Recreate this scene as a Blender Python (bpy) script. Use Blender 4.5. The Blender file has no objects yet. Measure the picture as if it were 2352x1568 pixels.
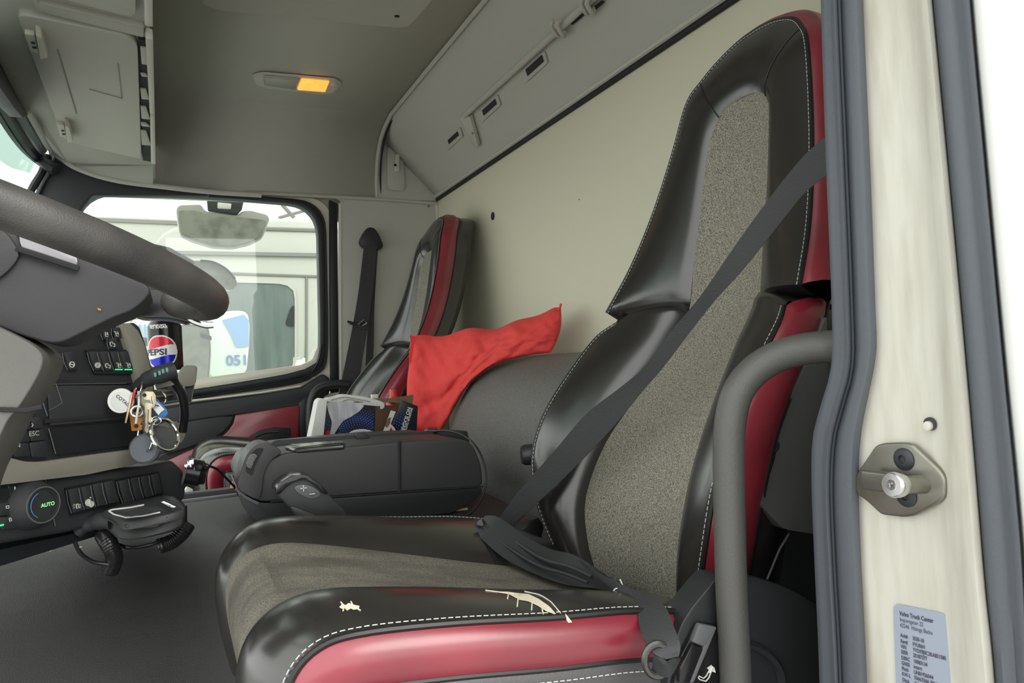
import bpy, bmesh, math, random
from mathutils import Vector as V, Matrix, noise
random.seed(7)
sc = bpy.context.scene
COL = sc.collection
PI = math.pi
# ------------------------------------------------------------------ camera
F = 1700.0; W, H = 2352, 1568
dy = V((400-W/2, -(865-H/2), F)).normalized()
up = V((-.045, 1, 0)).normalized(); up = (up-dy*up.dot(dy)).normalized()
dx = up.cross(dy)
if dx.x < 0: dx = -dx
RX, RY, RZ = dx, dy, up
def toworld(c): return V((RX.dot(c), RY.dot(c), RZ.dot(c)))
EYE = V((0, 0, 1.0))
cam_d = bpy.data.cameras.new('camera'); cam = bpy.data.objects.new('camera', cam_d); COL.objects.link(cam)
cam_d.sensor_width = 36; cam_d.lens = 36*F/W; cam_d.clip_start = .01
r_, u_, f_ = toworld(V((1,0,0))), toworld(V((0,1,0))), toworld(V((0,0,1)))
cam.matrix_world = Matrix(((r_.x,u_.x,-f_.x,EYE.x),(r_.y,u_.y,-f_.y,EYE.y),(r_.z,u_.z,-f_.z,EYE.z),(0,0,0,1)))
sc.camera = cam
# ------------------------------------------------------------------ light
sc.view_settings.view_transform = 'Standard'; sc.view_settings.look = 'None'
sc.view_settings.gamma = 1; sc.view_settings.use_curve_mapping = False
sc.view_settings.exposure = 1.3
wd = bpy.data.worlds.new('sky'); sc.world = wd; wd.use_nodes = True
bg = wd.node_tree.nodes['Background']; bg.inputs[0].default_value = (.985,1,.965,1); bg.inputs[1].default_value = 1.0
sun_d = bpy.data.lights.new('sun', 'SUN'); sun_d.energy = .6; sun_d.angle = .6; sun_d.color = (1,.97,.92)
sun = bpy.data.objects.new('sun', sun_d); COL.objects.link(sun); sun.location = (-3,-5,6)
sun.rotation_euler = V((-.4,.9,-.75)).to_track_quat('-Z','Y').to_euler()
# ------------------------------------------------------------------ materials
def mat(name, col, rough=.5, metal=0, col2=None, nscale=60, lo=.4, hi=.6, bump=0, bscale=300, coat=0, trans=0, emit=0, stretch=None, detail=4, spec=.5, bdist=.002, wear=None):
    m = bpy.data.materials.new(name); m.use_nodes = True; nt = m.node_tree; n = nt.nodes; b = n['Principled BSDF']
    c = (*col, 1); b.inputs['Base Color'].default_value = c; b.inputs['Roughness'].default_value = rough; b.inputs['Metallic'].default_value = metal
    b.inputs['Specular IOR Level'].default_value = spec
    if coat: b.inputs['Coat Weight'].default_value = coat; b.inputs['Coat Roughness'].default_value = .15
    if trans: b.inputs['Transmission Weight'].default_value = trans
    if emit: b.inputs['Emission Color'].default_value = c; b.inputs['Emission Strength'].default_value = emit
    if col2 or bump:
        tc = n.new('ShaderNodeTexCoord'); src = tc.outputs['Object']
        if stretch:
            mp = n.new('ShaderNodeMapping'); mp.inputs['Scale'].default_value = stretch; nt.links.new(src, mp.inputs[0]); src = mp.outputs[0]
    if col2:
        t = n.new('ShaderNodeTexNoise'); t.inputs['Scale'].default_value = nscale; t.inputs['Detail'].default_value = detail
        r = n.new('ShaderNodeValToRGB'); r.color_ramp.elements[0].position = lo; r.color_ramp.elements[1].position = hi
        r.color_ramp.elements[0].color = c; r.color_ramp.elements[1].color = (*col2, 1)
        nt.links.new(src, t.inputs[0]); nt.links.new(t.outputs[0], r.inputs[0]); nt.links.new(r.outputs[0], b.inputs['Base Color'])
    if wear:
        t = n.new('ShaderNodeTexNoise'); t.inputs['Scale'].default_value = wear[1]; t.inputs['Detail'].default_value = 6
        mp = n.new('ShaderNodeMapping'); mp.inputs['Scale'].default_value = wear[2]; nt.links.new(tc.outputs['Object'], mp.inputs[0]); nt.links.new(mp.outputs[0], t.inputs[0])
        r2 = n.new('ShaderNodeValToRGB'); r2.color_ramp.elements[0].position = wear[3]; r2.color_ramp.elements[1].position = wear[4]
        r2.color_ramp.elements[0].color = (0,0,0,1); r2.color_ramp.elements[1].color = (wear[5],)*3+(1,)
        mx = n.new('ShaderNodeMix'); mx.data_type = 'RGBA'; mx.inputs[7].default_value = (*wear[0],1)
        nt.links.new(t.outputs[0], r2.inputs[0]); nt.links.new(r2.outputs[0], mx.inputs[0]); nt.links.new(r.outputs[0], mx.inputs[6]); nt.links.new(mx.outputs[2], b.inputs['Base Color'])
    if bump:
        t = n.new('ShaderNodeTexNoise'); t.inputs['Scale'].default_value = bscale; t.inputs['Detail'].default_value = 3
        bp = n.new('ShaderNodeBump'); bp.inputs['Strength'].default_value = bump; bp.inputs['Distance'].default_value = bdist
        nt.links.new(src, t.inputs[0]); nt.links.new(t.outputs[0], bp.inputs['Height']); nt.links.new(bp.outputs[0], b.inputs['Normal'])
    return m
M = {}
M['head'] = mat('headliner', (.50,.495,.445), .85, bump=.25, bscale=900)
M['wall'] = mat('rear_wall_vinyl', (.68,.66,.515), .6, bump=.15, bscale=700)
M['trimgrey'] = mat('grey_plastic', (.50,.49,.43), .55, bump=.1, bscale=900)
M['trimlite'] = mat('light_grey_plastic', (.60,.585,.51), .5)
M['hole'] = mat('dark_recess', (.02,.02,.022), .8)
M['black'] = mat('black_plastic', (.022,.024,.026), .42, bump=.12, bscale=1200, bdist=.001)
M['dash'] = mat('dash_plastic', (.030,.033,.036), .55, bump=.2, bscale=1400)
M['dashg'] = mat('bracket_plastic', (.10,.105,.10), .45, bump=.15, bscale=900)
M['dashlite'] = mat('dash_edge', (.12,.125,.13), .4)
M['gloss'] = mat('gloss_black', (.012,.012,.013), .20)
M['rubber'] = mat('rubber_seal', (.10,.11,.13), .5, bump=.15, bscale=300)  # base lightened: lens haze over the door seals is put into the colour
M['rubber2'] = mat('black_rubber', (.012,.015,.018), .45)
M['leather'] = mat('black_leather', (.020,.0185,.017), .24, bump=.04, bscale=500, spec=1.0, bdist=.001)
M['dskin'] = mat('dark_skirt_vinyl', (.075,.072,.075), .4, bump=.12, bscale=500)
M['red'] = mat('red_leather', (.27,.022,.040), .30, bump=.05, bscale=60, spec=1.0, col2=(.21,.016,.030), nscale=9)
M['fabric'] = mat('seat_fabric', (.072,.067,.057), .95, col2=(.42,.395,.32), nscale=850, lo=.34, hi=.68, bump=.5, bscale=600, detail=2, stretch=(1,1,.7))
M['fabworn'] = mat('worn_seat_fabric', (.070,.064,.054), .95, col2=(.32,.295,.235), nscale=800, lo=.34, hi=.70, bump=.5, bscale=600, detail=2, stretch=(1,1,1), wear=((.060,.055,.048), 14, (.5,1.3,1), .40, .66, .75))
M['seam'] = mat('seam_black', (.012,.012,.012), .4)
M['thread'] = mat('pale_thread', (.62,.66,.62), .7)
M['belt'] = mat('belt_webbing', (.036,.037,.040), .6, bump=.3, bscale=900, stretch=(1,.15,1))
M['vinyl'] = mat('grained_vinyl', (.014,.014,.0135), .55, bump=.5, bscale=800, col2=(.027,.027,.026), nscale=4, lo=.35, hi=.7)
M['vinylg'] = mat('grey_grained_vinyl', (.10,.104,.097), .55, bump=.5, bscale=500, col2=(.17,.175,.165), nscale=420, lo=.4, hi=.62)
M['cool'] = mat('black_grained_leatherette', (.045,.045,.046), .45, bump=.3, bscale=1000, bdist=.0008)
M['pole'] = mat('grab_pole_coating', (.085,.083,.078), .42, bump=.25, bscale=900)
M['cream'] = mat('cream_paint', (.72,.69,.58), .32, coat=.3)
M['dirty'] = mat('dirty_cream_paint', (.62,.605,.535), .40, col2=(.54,.515,.44), nscale=50, lo=.42, hi=.72, stretch=(1,2,.3), detail=6, wear=((.36,.30,.22), 18, (1,2,.3), .52, .76, .6))
M['outw'] = mat('shaded_white_paint', (.45,.455,.41), .3)  # white paint darkened: shade on the truck is put into this colour
M['outgap'] = mat('grey_panel_gap', (.20,.20,.18), .5)
M['white'] = mat('white_paint', (.85,.85,.82), .3)
M['steel'] = mat('galvanised_steel', (.28,.275,.24), .36, .8, col2=(.17,.15,.11), nscale=25, lo=.4, hi=.75)
M['dark_metal'] = mat('dark_metal', (.10,.10,.095), .3, .7)
M['chrome'] = mat('chrome', (.8,.8,.8), .12, 1)
M['screw'] = mat('black_screw', (.03,.033,.04), .5)
M['beige'] = mat('beige_dash_trim', (.26,.245,.205), .6, bump=.2, bscale=900)
M['pillow'] = mat('red_cotton', (.80,.065,.06), .85, bump=.7, bscale=38, bdist=.006)
M['card'] = mat('brown_cardboard', (.20,.13,.075), .85)
M['cardblk'] = mat('carton_print_black', (.010,.012,.022), .35)
M['blue'] = mat('print_blue', (.05,.12,.60), .35)
M['canblue'] = mat('can_blue', (.01,.02,.45), .22, .3)
M['canred'] = mat('can_red', (.62,.03,.05), .22, .2)
M['canwht'] = mat('can_white', (.78,.78,.78), .3)
M['canblk'] = mat('can_black', (.008,.008,.010), .15)
M['alu'] = mat('aluminium', (.7,.7,.7), .25, 1)
M['paper'] = mat('white_paper', (.74,.75,.72), .7)
M['silver'] = mat('satin_silver', (.36,.35,.37), .35, .5)
M['wheel'] = mat('wheel_leather', (.045,.042,.042), .38, bump=.2, bscale=800, col2=(.075,.07,.065), nscale=14)
M['hub'] = mat('hub_plastic', (.036,.037,.039), .55, bump=.2, bscale=1200)
M['shroud'] = mat('column_shroud', (.135,.132,.122), .55, bump=.3, bscale=1300)
M['print'] = mat('pale_print', (.62,.62,.56), .5)
M['green'] = mat('green_led', (.03,.75,.18), .4, emit=1.2)
M['glow'] = mat('lit_text', (.25,.75,.25), .4, emit=.45)
M['blueline'] = mat('blue_scale', (.08,.35,.70), .4, emit=.05)
M['amber'] = mat('lit_amber_lens', (1,.36,.05), .3, emit=.55, col2=(1,.50,.12), nscale=90)
M['lens'] = mat('clear_lens', (.42,.42,.38), .2, bump=.5, bscale=250)
M['brass'] = mat('nickel_brass', (.62,.55,.38), .35, .7)
M['orange'] = mat('orange_tag', (.45,.17,.02), .35)
M['kblue'] = mat('blue_plastic', (.03,.16,.42), .4)
M['kred'] = mat('red_plastic', (.62,.04,.03), .35)
M['teal'] = mat('teal_buttons', (.12,.32,.28), .4)
M['orn'] = mat('orange_cap', (.5,.12,.02), .3)
M['sticker'] = mat('blue_grey_sticker', (.33,.37,.45), .35)
M['ink'] = mat('dark_ink', (.06,.06,.09), .6)
M['foam'] = mat('exposed_foam', (.68,.62,.48), .9, bump=.5, bscale=300)
M['ggreen'] = mat('mirrored_van_green', (.60,.80,.62), .3)
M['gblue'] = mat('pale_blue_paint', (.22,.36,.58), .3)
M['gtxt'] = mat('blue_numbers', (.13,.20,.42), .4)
M['tglass'] = mat('dark_truck_glass', (.10,.13,.125), .15, col2=(.18,.21,.20), nscale=5, lo=.35, hi=.7, stretch=(3,1,.4))
M['mirrorgl'] = mat('mirror_glass', (.34,.35,.30), .12, 0, col2=(.20,.205,.175), nscale=14, lo=.45, hi=.65)  # not metallic; the mottled grey reflection is painted into the colour
M['asphalt'] = mat('asphalt', (.34,.34,.33), .9, col2=(.42,.42,.41), nscale=30, bump=.4, bscale=60)
M['skin'] = mat('skin', (.42,.24,.18), .55)
M['hair'] = mat('fair_hair', (.42,.33,.20), .7)
def glass(name, col, a):
    m = bpy.data.materials.new(name); m.use_nodes = True; nt = m.node_tree; n = nt.nodes; n.remove(n['Principled BSDF'])
    t = n.new('ShaderNodeBsdfTransparent'); t.inputs[0].default_value = (*col,1)
    g = n.new('ShaderNodeBsdfGlossy'); g.inputs[0].default_value = (1,1,1,1); g.inputs[1].default_value = .02
    mx = n.new('ShaderNodeMixShader'); mx.inputs[0].default_value = a; nt.links.new(t.outputs[0], mx.inputs[1]); nt.links.new(g.outputs[0], mx.inputs[2])
    nt.links.new(mx.outputs[0], n['Material Output'].inputs[0]); return m
M['glass'] = glass('window_glass', (.93,.96,.94), .05)
M['tint'] = glass('tinted_glass', (.29,.38,.345), .06)
# ------------------------------------------------------------------ rays: a pixel of the photograph meets a plane of the place
def ray(px, py): return toworld(V(((px-W/2)/F, -(py-H/2)/F, 1)))
def oX(px, py, X): r = ray(px,py); return EYE + r*((X-EYE.x)/r.x)
def oY(px, py, Y): r = ray(px,py); return EYE + r*((Y-EYE.y)/r.y)
def oZ(px, py, Z): r = ray(px,py); return EYE + r*((Z-EYE.z)/r.z)
def oP(px, py, p0, n): r = ray(px,py); return EYE + r*((V(p0)-EYE).dot(n)/r.dot(n))
def oD(px, py, t): return EYE + ray(px,py)*t
def YS(Y, *ps): return [oY(p[0],p[1],Y) for p in ps]
def XS(X, *ps): return [oX(p[0],p[1],X) for p in ps]
# ------------------------------------------------------------------ geometry
def cr(pts, n, closed=False):
    pts = [V(p) for p in pts]; k = len(pts); out = []
    segs = k if closed else k-1
    m = n if closed else n-1
    for i in range(n):
        t = i*segs/m; j = min(int(t), segs-1); u = t-j
        g = (lambda a: pts[a % k]) if closed else (lambda a: pts[a] if 0 <= a < k else (pts[0]*2-pts[1] if a < 0 else pts[-1]*2-pts[-2]))
        a, b, c, d = g(j-1), g(j), g(j+1), g(j+2)
        out.append(.5*((2*b)+(c-a)*u+(2*a-5*b+4*c-d)*u*u+(3*b-a-3*c+d)*u**3))
    return out
def rs(pts, n, closed=False):   # even resample of a polyline
    pts = [V(p) for p in pts]
    if closed: pts = pts+[pts[0]]
    L = [0]
    for a, b in zip(pts, pts[1:]): L.append(L[-1]+(b-a).length)
    out = []; m = n if closed else n-1
    j = 0
    for i in range(n):
        d = L[-1]*i/m
        while j < len(pts)-2 and L[j+1] < d: j += 1
        s = L[j+1]-L[j]
        out.append(pts[j].lerp(pts[j+1], (d-L[j])/s if s > 1e-9 else 0))
    return out
def rounded(pts, r, n=5, closed=True):
    pts = [V(p) for p in pts]; k = len(pts); out = []
    for i in range(k):
        if not closed and i in (0, k-1): out.append(pts[i]); continue
        a, b, c = pts[i-1], pts[i], pts[(i+1) % k]
        rr = r[i] if isinstance(r, (list, tuple)) else r
        da = min(rr, (a-b).length*.48); dc = min(rr, (c-b).length*.48)
        p, q = b+(a-b).normalized()*da, b+(c-b).normalized()*dc
        for j in range(n+1):
            t = j/n; out.append(p*(1-t)**2+b*2*t*(1-t)+q*t*t)
    return out
ORG = {}
class G:
    def __init__(s): s.v = []; s.f = []; s.m = []
    def add(s, vs, fs, mi=0):
        o = len(s.v); s.v += [V(a) for a in vs]; s.f += [[i+o for i in f] for f in fs]; s.m += [mi]*len(fs); return s
    def grid(s, rows, mi=0, cu=False, cv=False, caps=False):
        R_, C_ = len(rows), len(rows[0]); vs = [p for r in rows for p in r]; fs = []
        for i in range(R_ if cv else R_-1):
            for j in range(C_ if cu else C_-1):
                i2, j2 = (i+1) % R_, (j+1) % C_
                fs.append([i*C_+j, i*C_+j2, i2*C_+j2, i2*C_+j])
        if caps: fs.append(list(range(C_))[::-1]); fs.append([(R_-1)*C_+j for j in range(C_)])
        return s.add(vs, fs, mi)
    def box(s, c, d, rot=None, mi=0):
        c = V(c); vs = []
        for x in (-.5,.5):
            for y in (-.5,.5):
                for z in (-.5,.5):
                    p = V((x*d[0], y*d[1], z*d[2]))
                    if rot: p = rot @ p
                    vs.append(c+p)
        return s.add(vs, [[0,1,3,2],[4,6,7,5],[0,4,5,1],[2,3,7,6],[0,2,6,4],[1,5,7,3]], mi)
    def prism(s, pts, vec, mi=0, taper=1):
        n = len(pts); pts = [V(p) for p in pts]; vec = V(vec); c = sum(pts, V())/n
        vs = pts+[c+(p-c)*taper+vec for p in pts]
        return s.add(vs, [list(range(n))[::-1], [n+i for i in range(n)]]+[[i,(i+1) % n,n+(i+1) % n,n+i] for i in range(n)], mi)
    def ring(s, outer, inner, vec, n=80, mi=0):
        A = rs(outer, n, True); B = rs(inner, n, True)
        B2 = []
        k = min(range(n), key=lambda i: (B[i]-A[0]).length); B = B[k:]+B[:k]
        vec = V(vec)
        return s.grid([A, B, [p+vec for p in B], [p+vec for p in A]], mi, cu=True, cv=True)
    def tube(s, pts, r, n=10, mi=0, closed=False, caps=True, smooth=0):
        if smooth: pts = cr(pts, smooth, closed)
        pts = [V(p) for p in pts]; k = len(pts); rows = []
        t0 = (pts[1]-pts[0]).normalized(); u = t0.orthogonal().normalized()
        for i in range(k):
            t = (pts[(i+1) % k]-pts[i-1]) if (closed or 0 < i < k-1) else (pts[1]-pts[0] if i == 0 else pts[-1]-pts[-2])
            t.normalize(); u = (u-t*u.dot(t)).normalized(); w = t.cross(u)
            rr = r[min(i*len(r)//k, len(r)-1)] if isinstance(r, (list, tuple)) else r
            rows.append([pts[i]+(u*math.cos(a)+w*math.sin(a))*rr for a in [2*PI*j/n for j in range(n)]])
        return s.grid(rows, mi, cu=True, cv=closed, caps=caps and not closed)
    def lathe(s, prof, o, ax=(0,0,1), n=32, mi=0, caps=False):
        o = V(o); ax = V(ax).normalized(); u = ax.orthogonal().normalized(); w = ax.cross(u)
        rows = [[o+ax*h+(u*math.cos(a)+w*math.sin(a))*r for a in [2*PI*j/n for j in range(n)]] for r, h in prof]
        return s.grid(rows, mi, cu=True, caps=caps)
    def disc(s, o, ax, r, h, n=24, mi=0): return s.lathe([(r,0),(r,h)], o, ax, n, mi, caps=True)
    def sphere(s, c, r, n=16, mi=0, sc_=(1,1,1)):
        c = V(c); rows = [[c+V((r*sc_[0]*math.sin(t)*math.cos(a), r*sc_[1]*math.sin(t)*math.sin(a), r*sc_[2]*math.cos(t))) for a in [2*PI*j/n for j in range(n)]] for t in [PI*(i+.001)/(n//2+.002) for i in range(n//2+1)]]
        return s.grid(rows, mi, cu=True)
    def ribbon(s, L, R_, th, n=30, mi=0, k=3):
        L = cr(L, n); R_ = cr(R_, n); top = []; bot = []
        for i in range(n):
            a, b = L[i], R_[i]; t = (L[min(i+1,n-1)]-L[max(i-1,0)]).normalized(); nn = (b-a).cross(t).normalized()*th*.5
            if nn.dot(EYE-a) < 0: nn = -nn
            top.append([a.lerp(b, j/k)+nn for j in range(k+1)]); bot.append([a.lerp(b, j/k)-nn for j in range(k+1)])
        rows = [x+y[::-1] for x, y in zip(top, bot)]
        return s.grid(rows, mi, cu=True, caps=True)
    def text(s, txt, o, xd, yd, size, th=.0004, mi=0, fn=None, bold=0, align='LEFT'):
        c = bpy.data.curves.new('t', 'FONT'); c.body = txt; c.size = 1; c.extrude = 0; c.resolution_u = 3; c.offset = bold; c.align_x = align
        ob = bpy.data.objects.new('t', c); COL.objects.link(ob); bpy.context.view_layer.update()
        me = bpy.data.meshes.new_from_object(ob)
        o = V(o); xd = V(xd)*size; yd = V(yd)*size; nn = xd.cross(yd).normalized()*th
        if fn is None: vs = [o+xd*v.co.x+yd*v.co.y+nn for v in me.vertices]
        else: vs = [fn(v.co.x*size, v.co.y*size) for v in me.vertices]
        s.add(vs, [list(p.vertices) for p in me.polygons], mi)
        bpy.data.objects.remove(ob); bpy.data.meshes.remove(me); bpy.data.curves.remove(c); return s
    def build(s, name, mats, parent=None, bevel=0, seg=2, smooth=40, subs=0, solid=0, loc=None, fix=True, label=None):
        if not isinstance(mats, (list, tuple)): mats = [mats]
        if parent is not None: og = ORG[parent.name]
        elif loc is not None: og = V(loc)
        else:
            xs = [p.x for p in s.v]; ys = [p.y for p in s.v]; zs = [p.z for p in s.v]
            og = V(((min(xs)+max(xs))/2, (min(ys)+max(ys))/2, min(zs)))
        me = bpy.data.meshes.new(name); me.from_pydata([p-og for p in s.v], [], s.f)
        for m in mats: me.materials.append(M[m])
        for p, mi in zip(me.polygons, s.m): p.material_index = mi
        bm = bmesh.new(); bm.from_mesh(me)
        if fix: bmesh.ops.recalc_face_normals(bm, faces=bm.faces)
        if bevel:
            es = [e for e in bm.edges if len(e.link_faces) == 2 and e.calc_face_angle(0) > math.radians(28)]
            if es: bmesh.ops.bevel(bm, geom=es, offset=bevel, segments=seg, profile=.5, affect='EDGES', clamp_overlap=True)
        bm.to_mesh(me); bm.free()
        for p in me.polygons: p.use_smooth = True
        me.set_sharp_from_angle(angle=math.radians(smooth))
        o = bpy.data.objects.new(name, me); COL.objects.link(o)
        if parent is not None: o.parent = parent
        else: o.location = og
        ORG[o.name] = og
        if solid: md = o.modifiers.new('s', 'SOLIDIFY'); md.thickness = solid; md.offset = -1
        if subs: md = o.modifiers.new('b', 'SUBSURF'); md.levels = md.render_levels = subs
        if label: o['label'] = label
        return o
def thing(name, loc, label, cat, group=None):
    o = bpy.data.objects.new(name, None); o.empty_display_size = .03; COL.objects.link(o); o.location = V(loc); ORG[o.name] = V(loc)
    return tag(o, label, cat, group)
def tag(o, label, cat, group=None, kind=None):
    o['label'] = label; o['category'] = cat
    if group: o['group'] = group
    if kind: o['kind'] = kind
    return o
def struct(o): o['kind'] = 'structure'; return o
def dup(root, loc, label, group=None):
    def cp(o, par):
        c = o.copy(); COL.objects.link(c); c.parent = par
        for ch in o.children: cp(ch, c)
        return c
    r = cp(root, None); r.location = loc; r['label'] = label; ORG[r.name] = V(loc)
    for c in r.children_recursive: ORG[c.name] = V(loc)
    if group: r['group'] = group
    return r
def stitches(g, pts, step=.0060, ln=.0055, r=.00042, mi=0):
    tot = sum((b-a).length for a, b in zip(pts, pts[1:])); n = max(2, int(tot/step))
    q = rs(pts, n*3)
    for i in range(0, len(q)-2, 3): g.tube([q[i], q[i+1], q[i+2]], r, 5, mi)
# ================================================================== seats (driver's seat first, then a copy)
YC = .79
def S(w, X, z, sgn=1): return V((X, YC+w*sgn, z))
SEAT = thing('truck_seat', (.30, YC, .30), 'large high-backed driver seat with torn cushion, nearest the open door, seat belt lying across it', 'seat', 'high-backed cab seats')
UP_P = [(.196,.617,1.062),(.178,.655,1.13),(.158,.688,1.21),(.137,.716,1.30),(.119,.735,1.375),(.098,.750,1.405),(.072,.763,1.428),(.036,.768,1.441),(0,.770,1.445)]
UP_F = [(.072,.680,1.060),(.070,.690,1.12),(.067,.706,1.20),(.063,.718,1.27),(.057,.727,1.31),(.045,.733,1.332),(.03,.736,1.342),(.015,.738,1.346),(0,.739,1.347)]
LO_P = [(.143,.505,.69),(.165,.482,.74),(.190,.474,.80),(.203,.480,.86),(.203,.503,.915),(.197,.548,.975),(.190,.590,1.022),(.176,.613,1.040)]
LO_F = [(.100,.518,.69),(.114,.513,.74),(.119,.517,.80),(.112,.548,.87),(.098,.592,.93),(.084,.632,.985),(.077,.664,1.028),(.074,.676,1.048)]
def curve(h, n, full=False):
    r = cr([S(*p) for p in h], n)
    if full: l = [V((p.x, 2*YC-p.y, p.z)) for p in r]; return r+l[::-1][1:]
    return r
def mir(r): return [V((p.x, 2*YC-p.y, p.z)) for p in r]
def bolster(P, Fr, bul, prof=(0,.1,.22,.38,.55,.72,.86,.95,1), pw=.75, end=None):
    rows = []
    for i, (p, f) in enumerate(zip(P, Fr)):
        t = (P[min(i+1,len(P)-1)]-P[max(i-1,0)]).normalized(); nn = (p-f).cross(t).normalized()
        if nn.x > 0: nn = -nn
        b = bul
        if end is not None:
            e = min(1, (i+.0)/end[0]); b = bul*math.sqrt(max(0,1-(1-e)**2)) if e < 1 else bul
        rows.append([f.lerp(p, s_)+nn*b*math.sin(PI*min(1,s_**.85))**pw for s_ in prof])
    return rows
# fabric centre of the backrest
Fh = cr([S(*p) for p in LO_F[:-1]+UP_F], 60)
rows = []
for p in Fh:
    w = p.y-YC; rows.append([V((p.x+.012*(1-(a*a))*min(1,w/.06)-.0, YC+w*a, p.z)) for a in [k/6-1 for k in range(13)]])
bot = [[q+V((.03,0,-.03)) for q in rows[0]]]
G().grid(bot+rows).build('fabric_panel', 'fabric', SEAT)
# upper wing and headrest surround : three panels with seams, one mesh
n = 40
P, Fr = curve(UP_P, n, True), curve(UP_F, n, True)
g = G(); rw = bolster(P, Fr, .013, end=(5,))
roll0 = [q+V((.020,0,-.012)) for q in rw[0]]; roll0b = [q+V((.05,0,-.006)) for q in rw[0]]
roll1 = [q+V((.020,0,-.012)) for q in rw[-1]]; roll1b = [q+V((.05,0,-.006)) for q in rw[-1]]
g.grid([roll0b, roll0]+rw+[roll1, roll1b]); g.build('headrest_surround', 'leather', SEAT, smooth=70)
def st(pts): g_ = G(); stitches(g_, pts); return g_.build('stitching', 'thread', SEAT)
def off(rows, i, d): 
    r = rows[i]; return [p+V((-d,0,0)) for p in r]
for k in (int(n*.60), 2*n-2-int(n*.60)): G().tube(off(rw, k, .0003), .0011, 6).build('headrest_seam', 'seam', SEAT)
# lower wings
wings = []
for sgn in (1, -1):
    P2, F2 = curve(LO_P, 34), curve(LO_F, 34)
    if sgn < 0: P2, F2 = mir(P2), mir(F2)
    r2 = bolster(P2, F2, .020)
    # round over the top under the notch
    e1 = [q+V((.006,0,.006)) for q in r2[-1]]; e2 = [q+V((.05,0,.004)) for q in r2[-1]]
    b1 = [q+V((.03,0,-.03)) for q in r2[0]]
    G().grid([b1]+r2+[e1, e2]).build('side_bolster', 'leather', SEAT, smooth=70); wings.append((P2, F2, r2))
# piping + stitching of the backrest
G().tube(P, .0028, 7).build('piping', 'seam', SEAT)
for P2, F2, r2 in wings: G().tube(P2, .0028, 7).build('piping', 'seam', SEAT)
st([r[-2].lerp(r[-1],.5)+V((-.0014,0,0)) for r in rw])
for P2, F2, r2 in wings: st([r[-2].lerp(r[-1],.5)+V((-.0014,0,0)) for r in r2])
# red side bands and dark outer sides
def side(P_, dx_, out, sgn, full=False, bul=.006):
    rows = []; Q = []
    for i, p in enumerate(P_):
        t = (P_[min(i+1,len(P_)-1)]-P_[max(i-1,0)]).normalized()
        o = t.cross(V((1,0,0))).normalized()
        c = V((p.x, YC, p.z-.12))
        if o.dot(p-c) < 0: o = -o
        rows.append([p, p+V((dx_*.12,0,0))+o*bul, p+V((dx_*.4,0,0))+o*(bul*1.5+out*.4), p+V((dx_*.75,0,0))+o*(bul*1.2+out*.8), p+V((dx_,0,0))+o*out])
        Q.append(rows[-1][-1])
    return rows, Q
r1, Q = side(P, .050, .004, 1, True, bul=.008)
G().grid(r1).build('red_side_band', 'red', SEAT, smooth=70)
G().tube(Q, .0025, 6).build('rear_piping', 'seam', SEAT)
backs = [[q, q+V((.035,0,0)), V((q.x+.052, YC+(q.y-YC)*.9, YC*0+q.z-.004)), V((q.x+.058, YC+(q.y-YC)*.4, q.z-.02))] for q in Q]
G().grid(backs).build('outer_side_cover', 'leather', SEAT)
for P2, F2, r2 in wings:
    rr, Q2 = side(P2, .064, .002, 1, bul=.008)
    G().grid(rr).build('red_side_band', 'red', SEAT, smooth=70); G().tube(Q2, .0025, 6).build('rear_piping', 'seam', SEAT)
    bk = [[q, V((q.x+.035, YC+(q.y-YC)*.97, q.z)), V((q.x+.055, YC+(q.y-YC)*.85, q.z)), V((q.x+.06, YC+(q.y-YC)*.3, q.z))] for q in Q2]
    G().grid(bk).build('outer_side_cover', 'leather', SEAT)
    st([q+V((-.006, .002 if q.y > YC else -.002, .0)) for q in Q2])
# back shell closing the rear of the backrest
sh = []
for z, w, x in [(.66,.13,.60),(.75,.165,.60),(.85,.18,.61),(.95,.175,.66),(1.04,.150,.71),(1.10,.16,.745),(1.2,.14,.775),(1.3,.12,.80),(1.38,.10,.815),(1.43,.06,.82)]:
    sh.append([V((x-.004,YC-w,z)),V((x-.006,YC,z)),V((x-.004,YC+w,z)),V((x+.008,YC+w*.9,z)),V((x+.018,YC,z)),V((x+.008,YC-w*.9,z))])
G().grid(sh, cu=True, caps=True).build('back_shell', 'black', SEAT)
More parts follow.
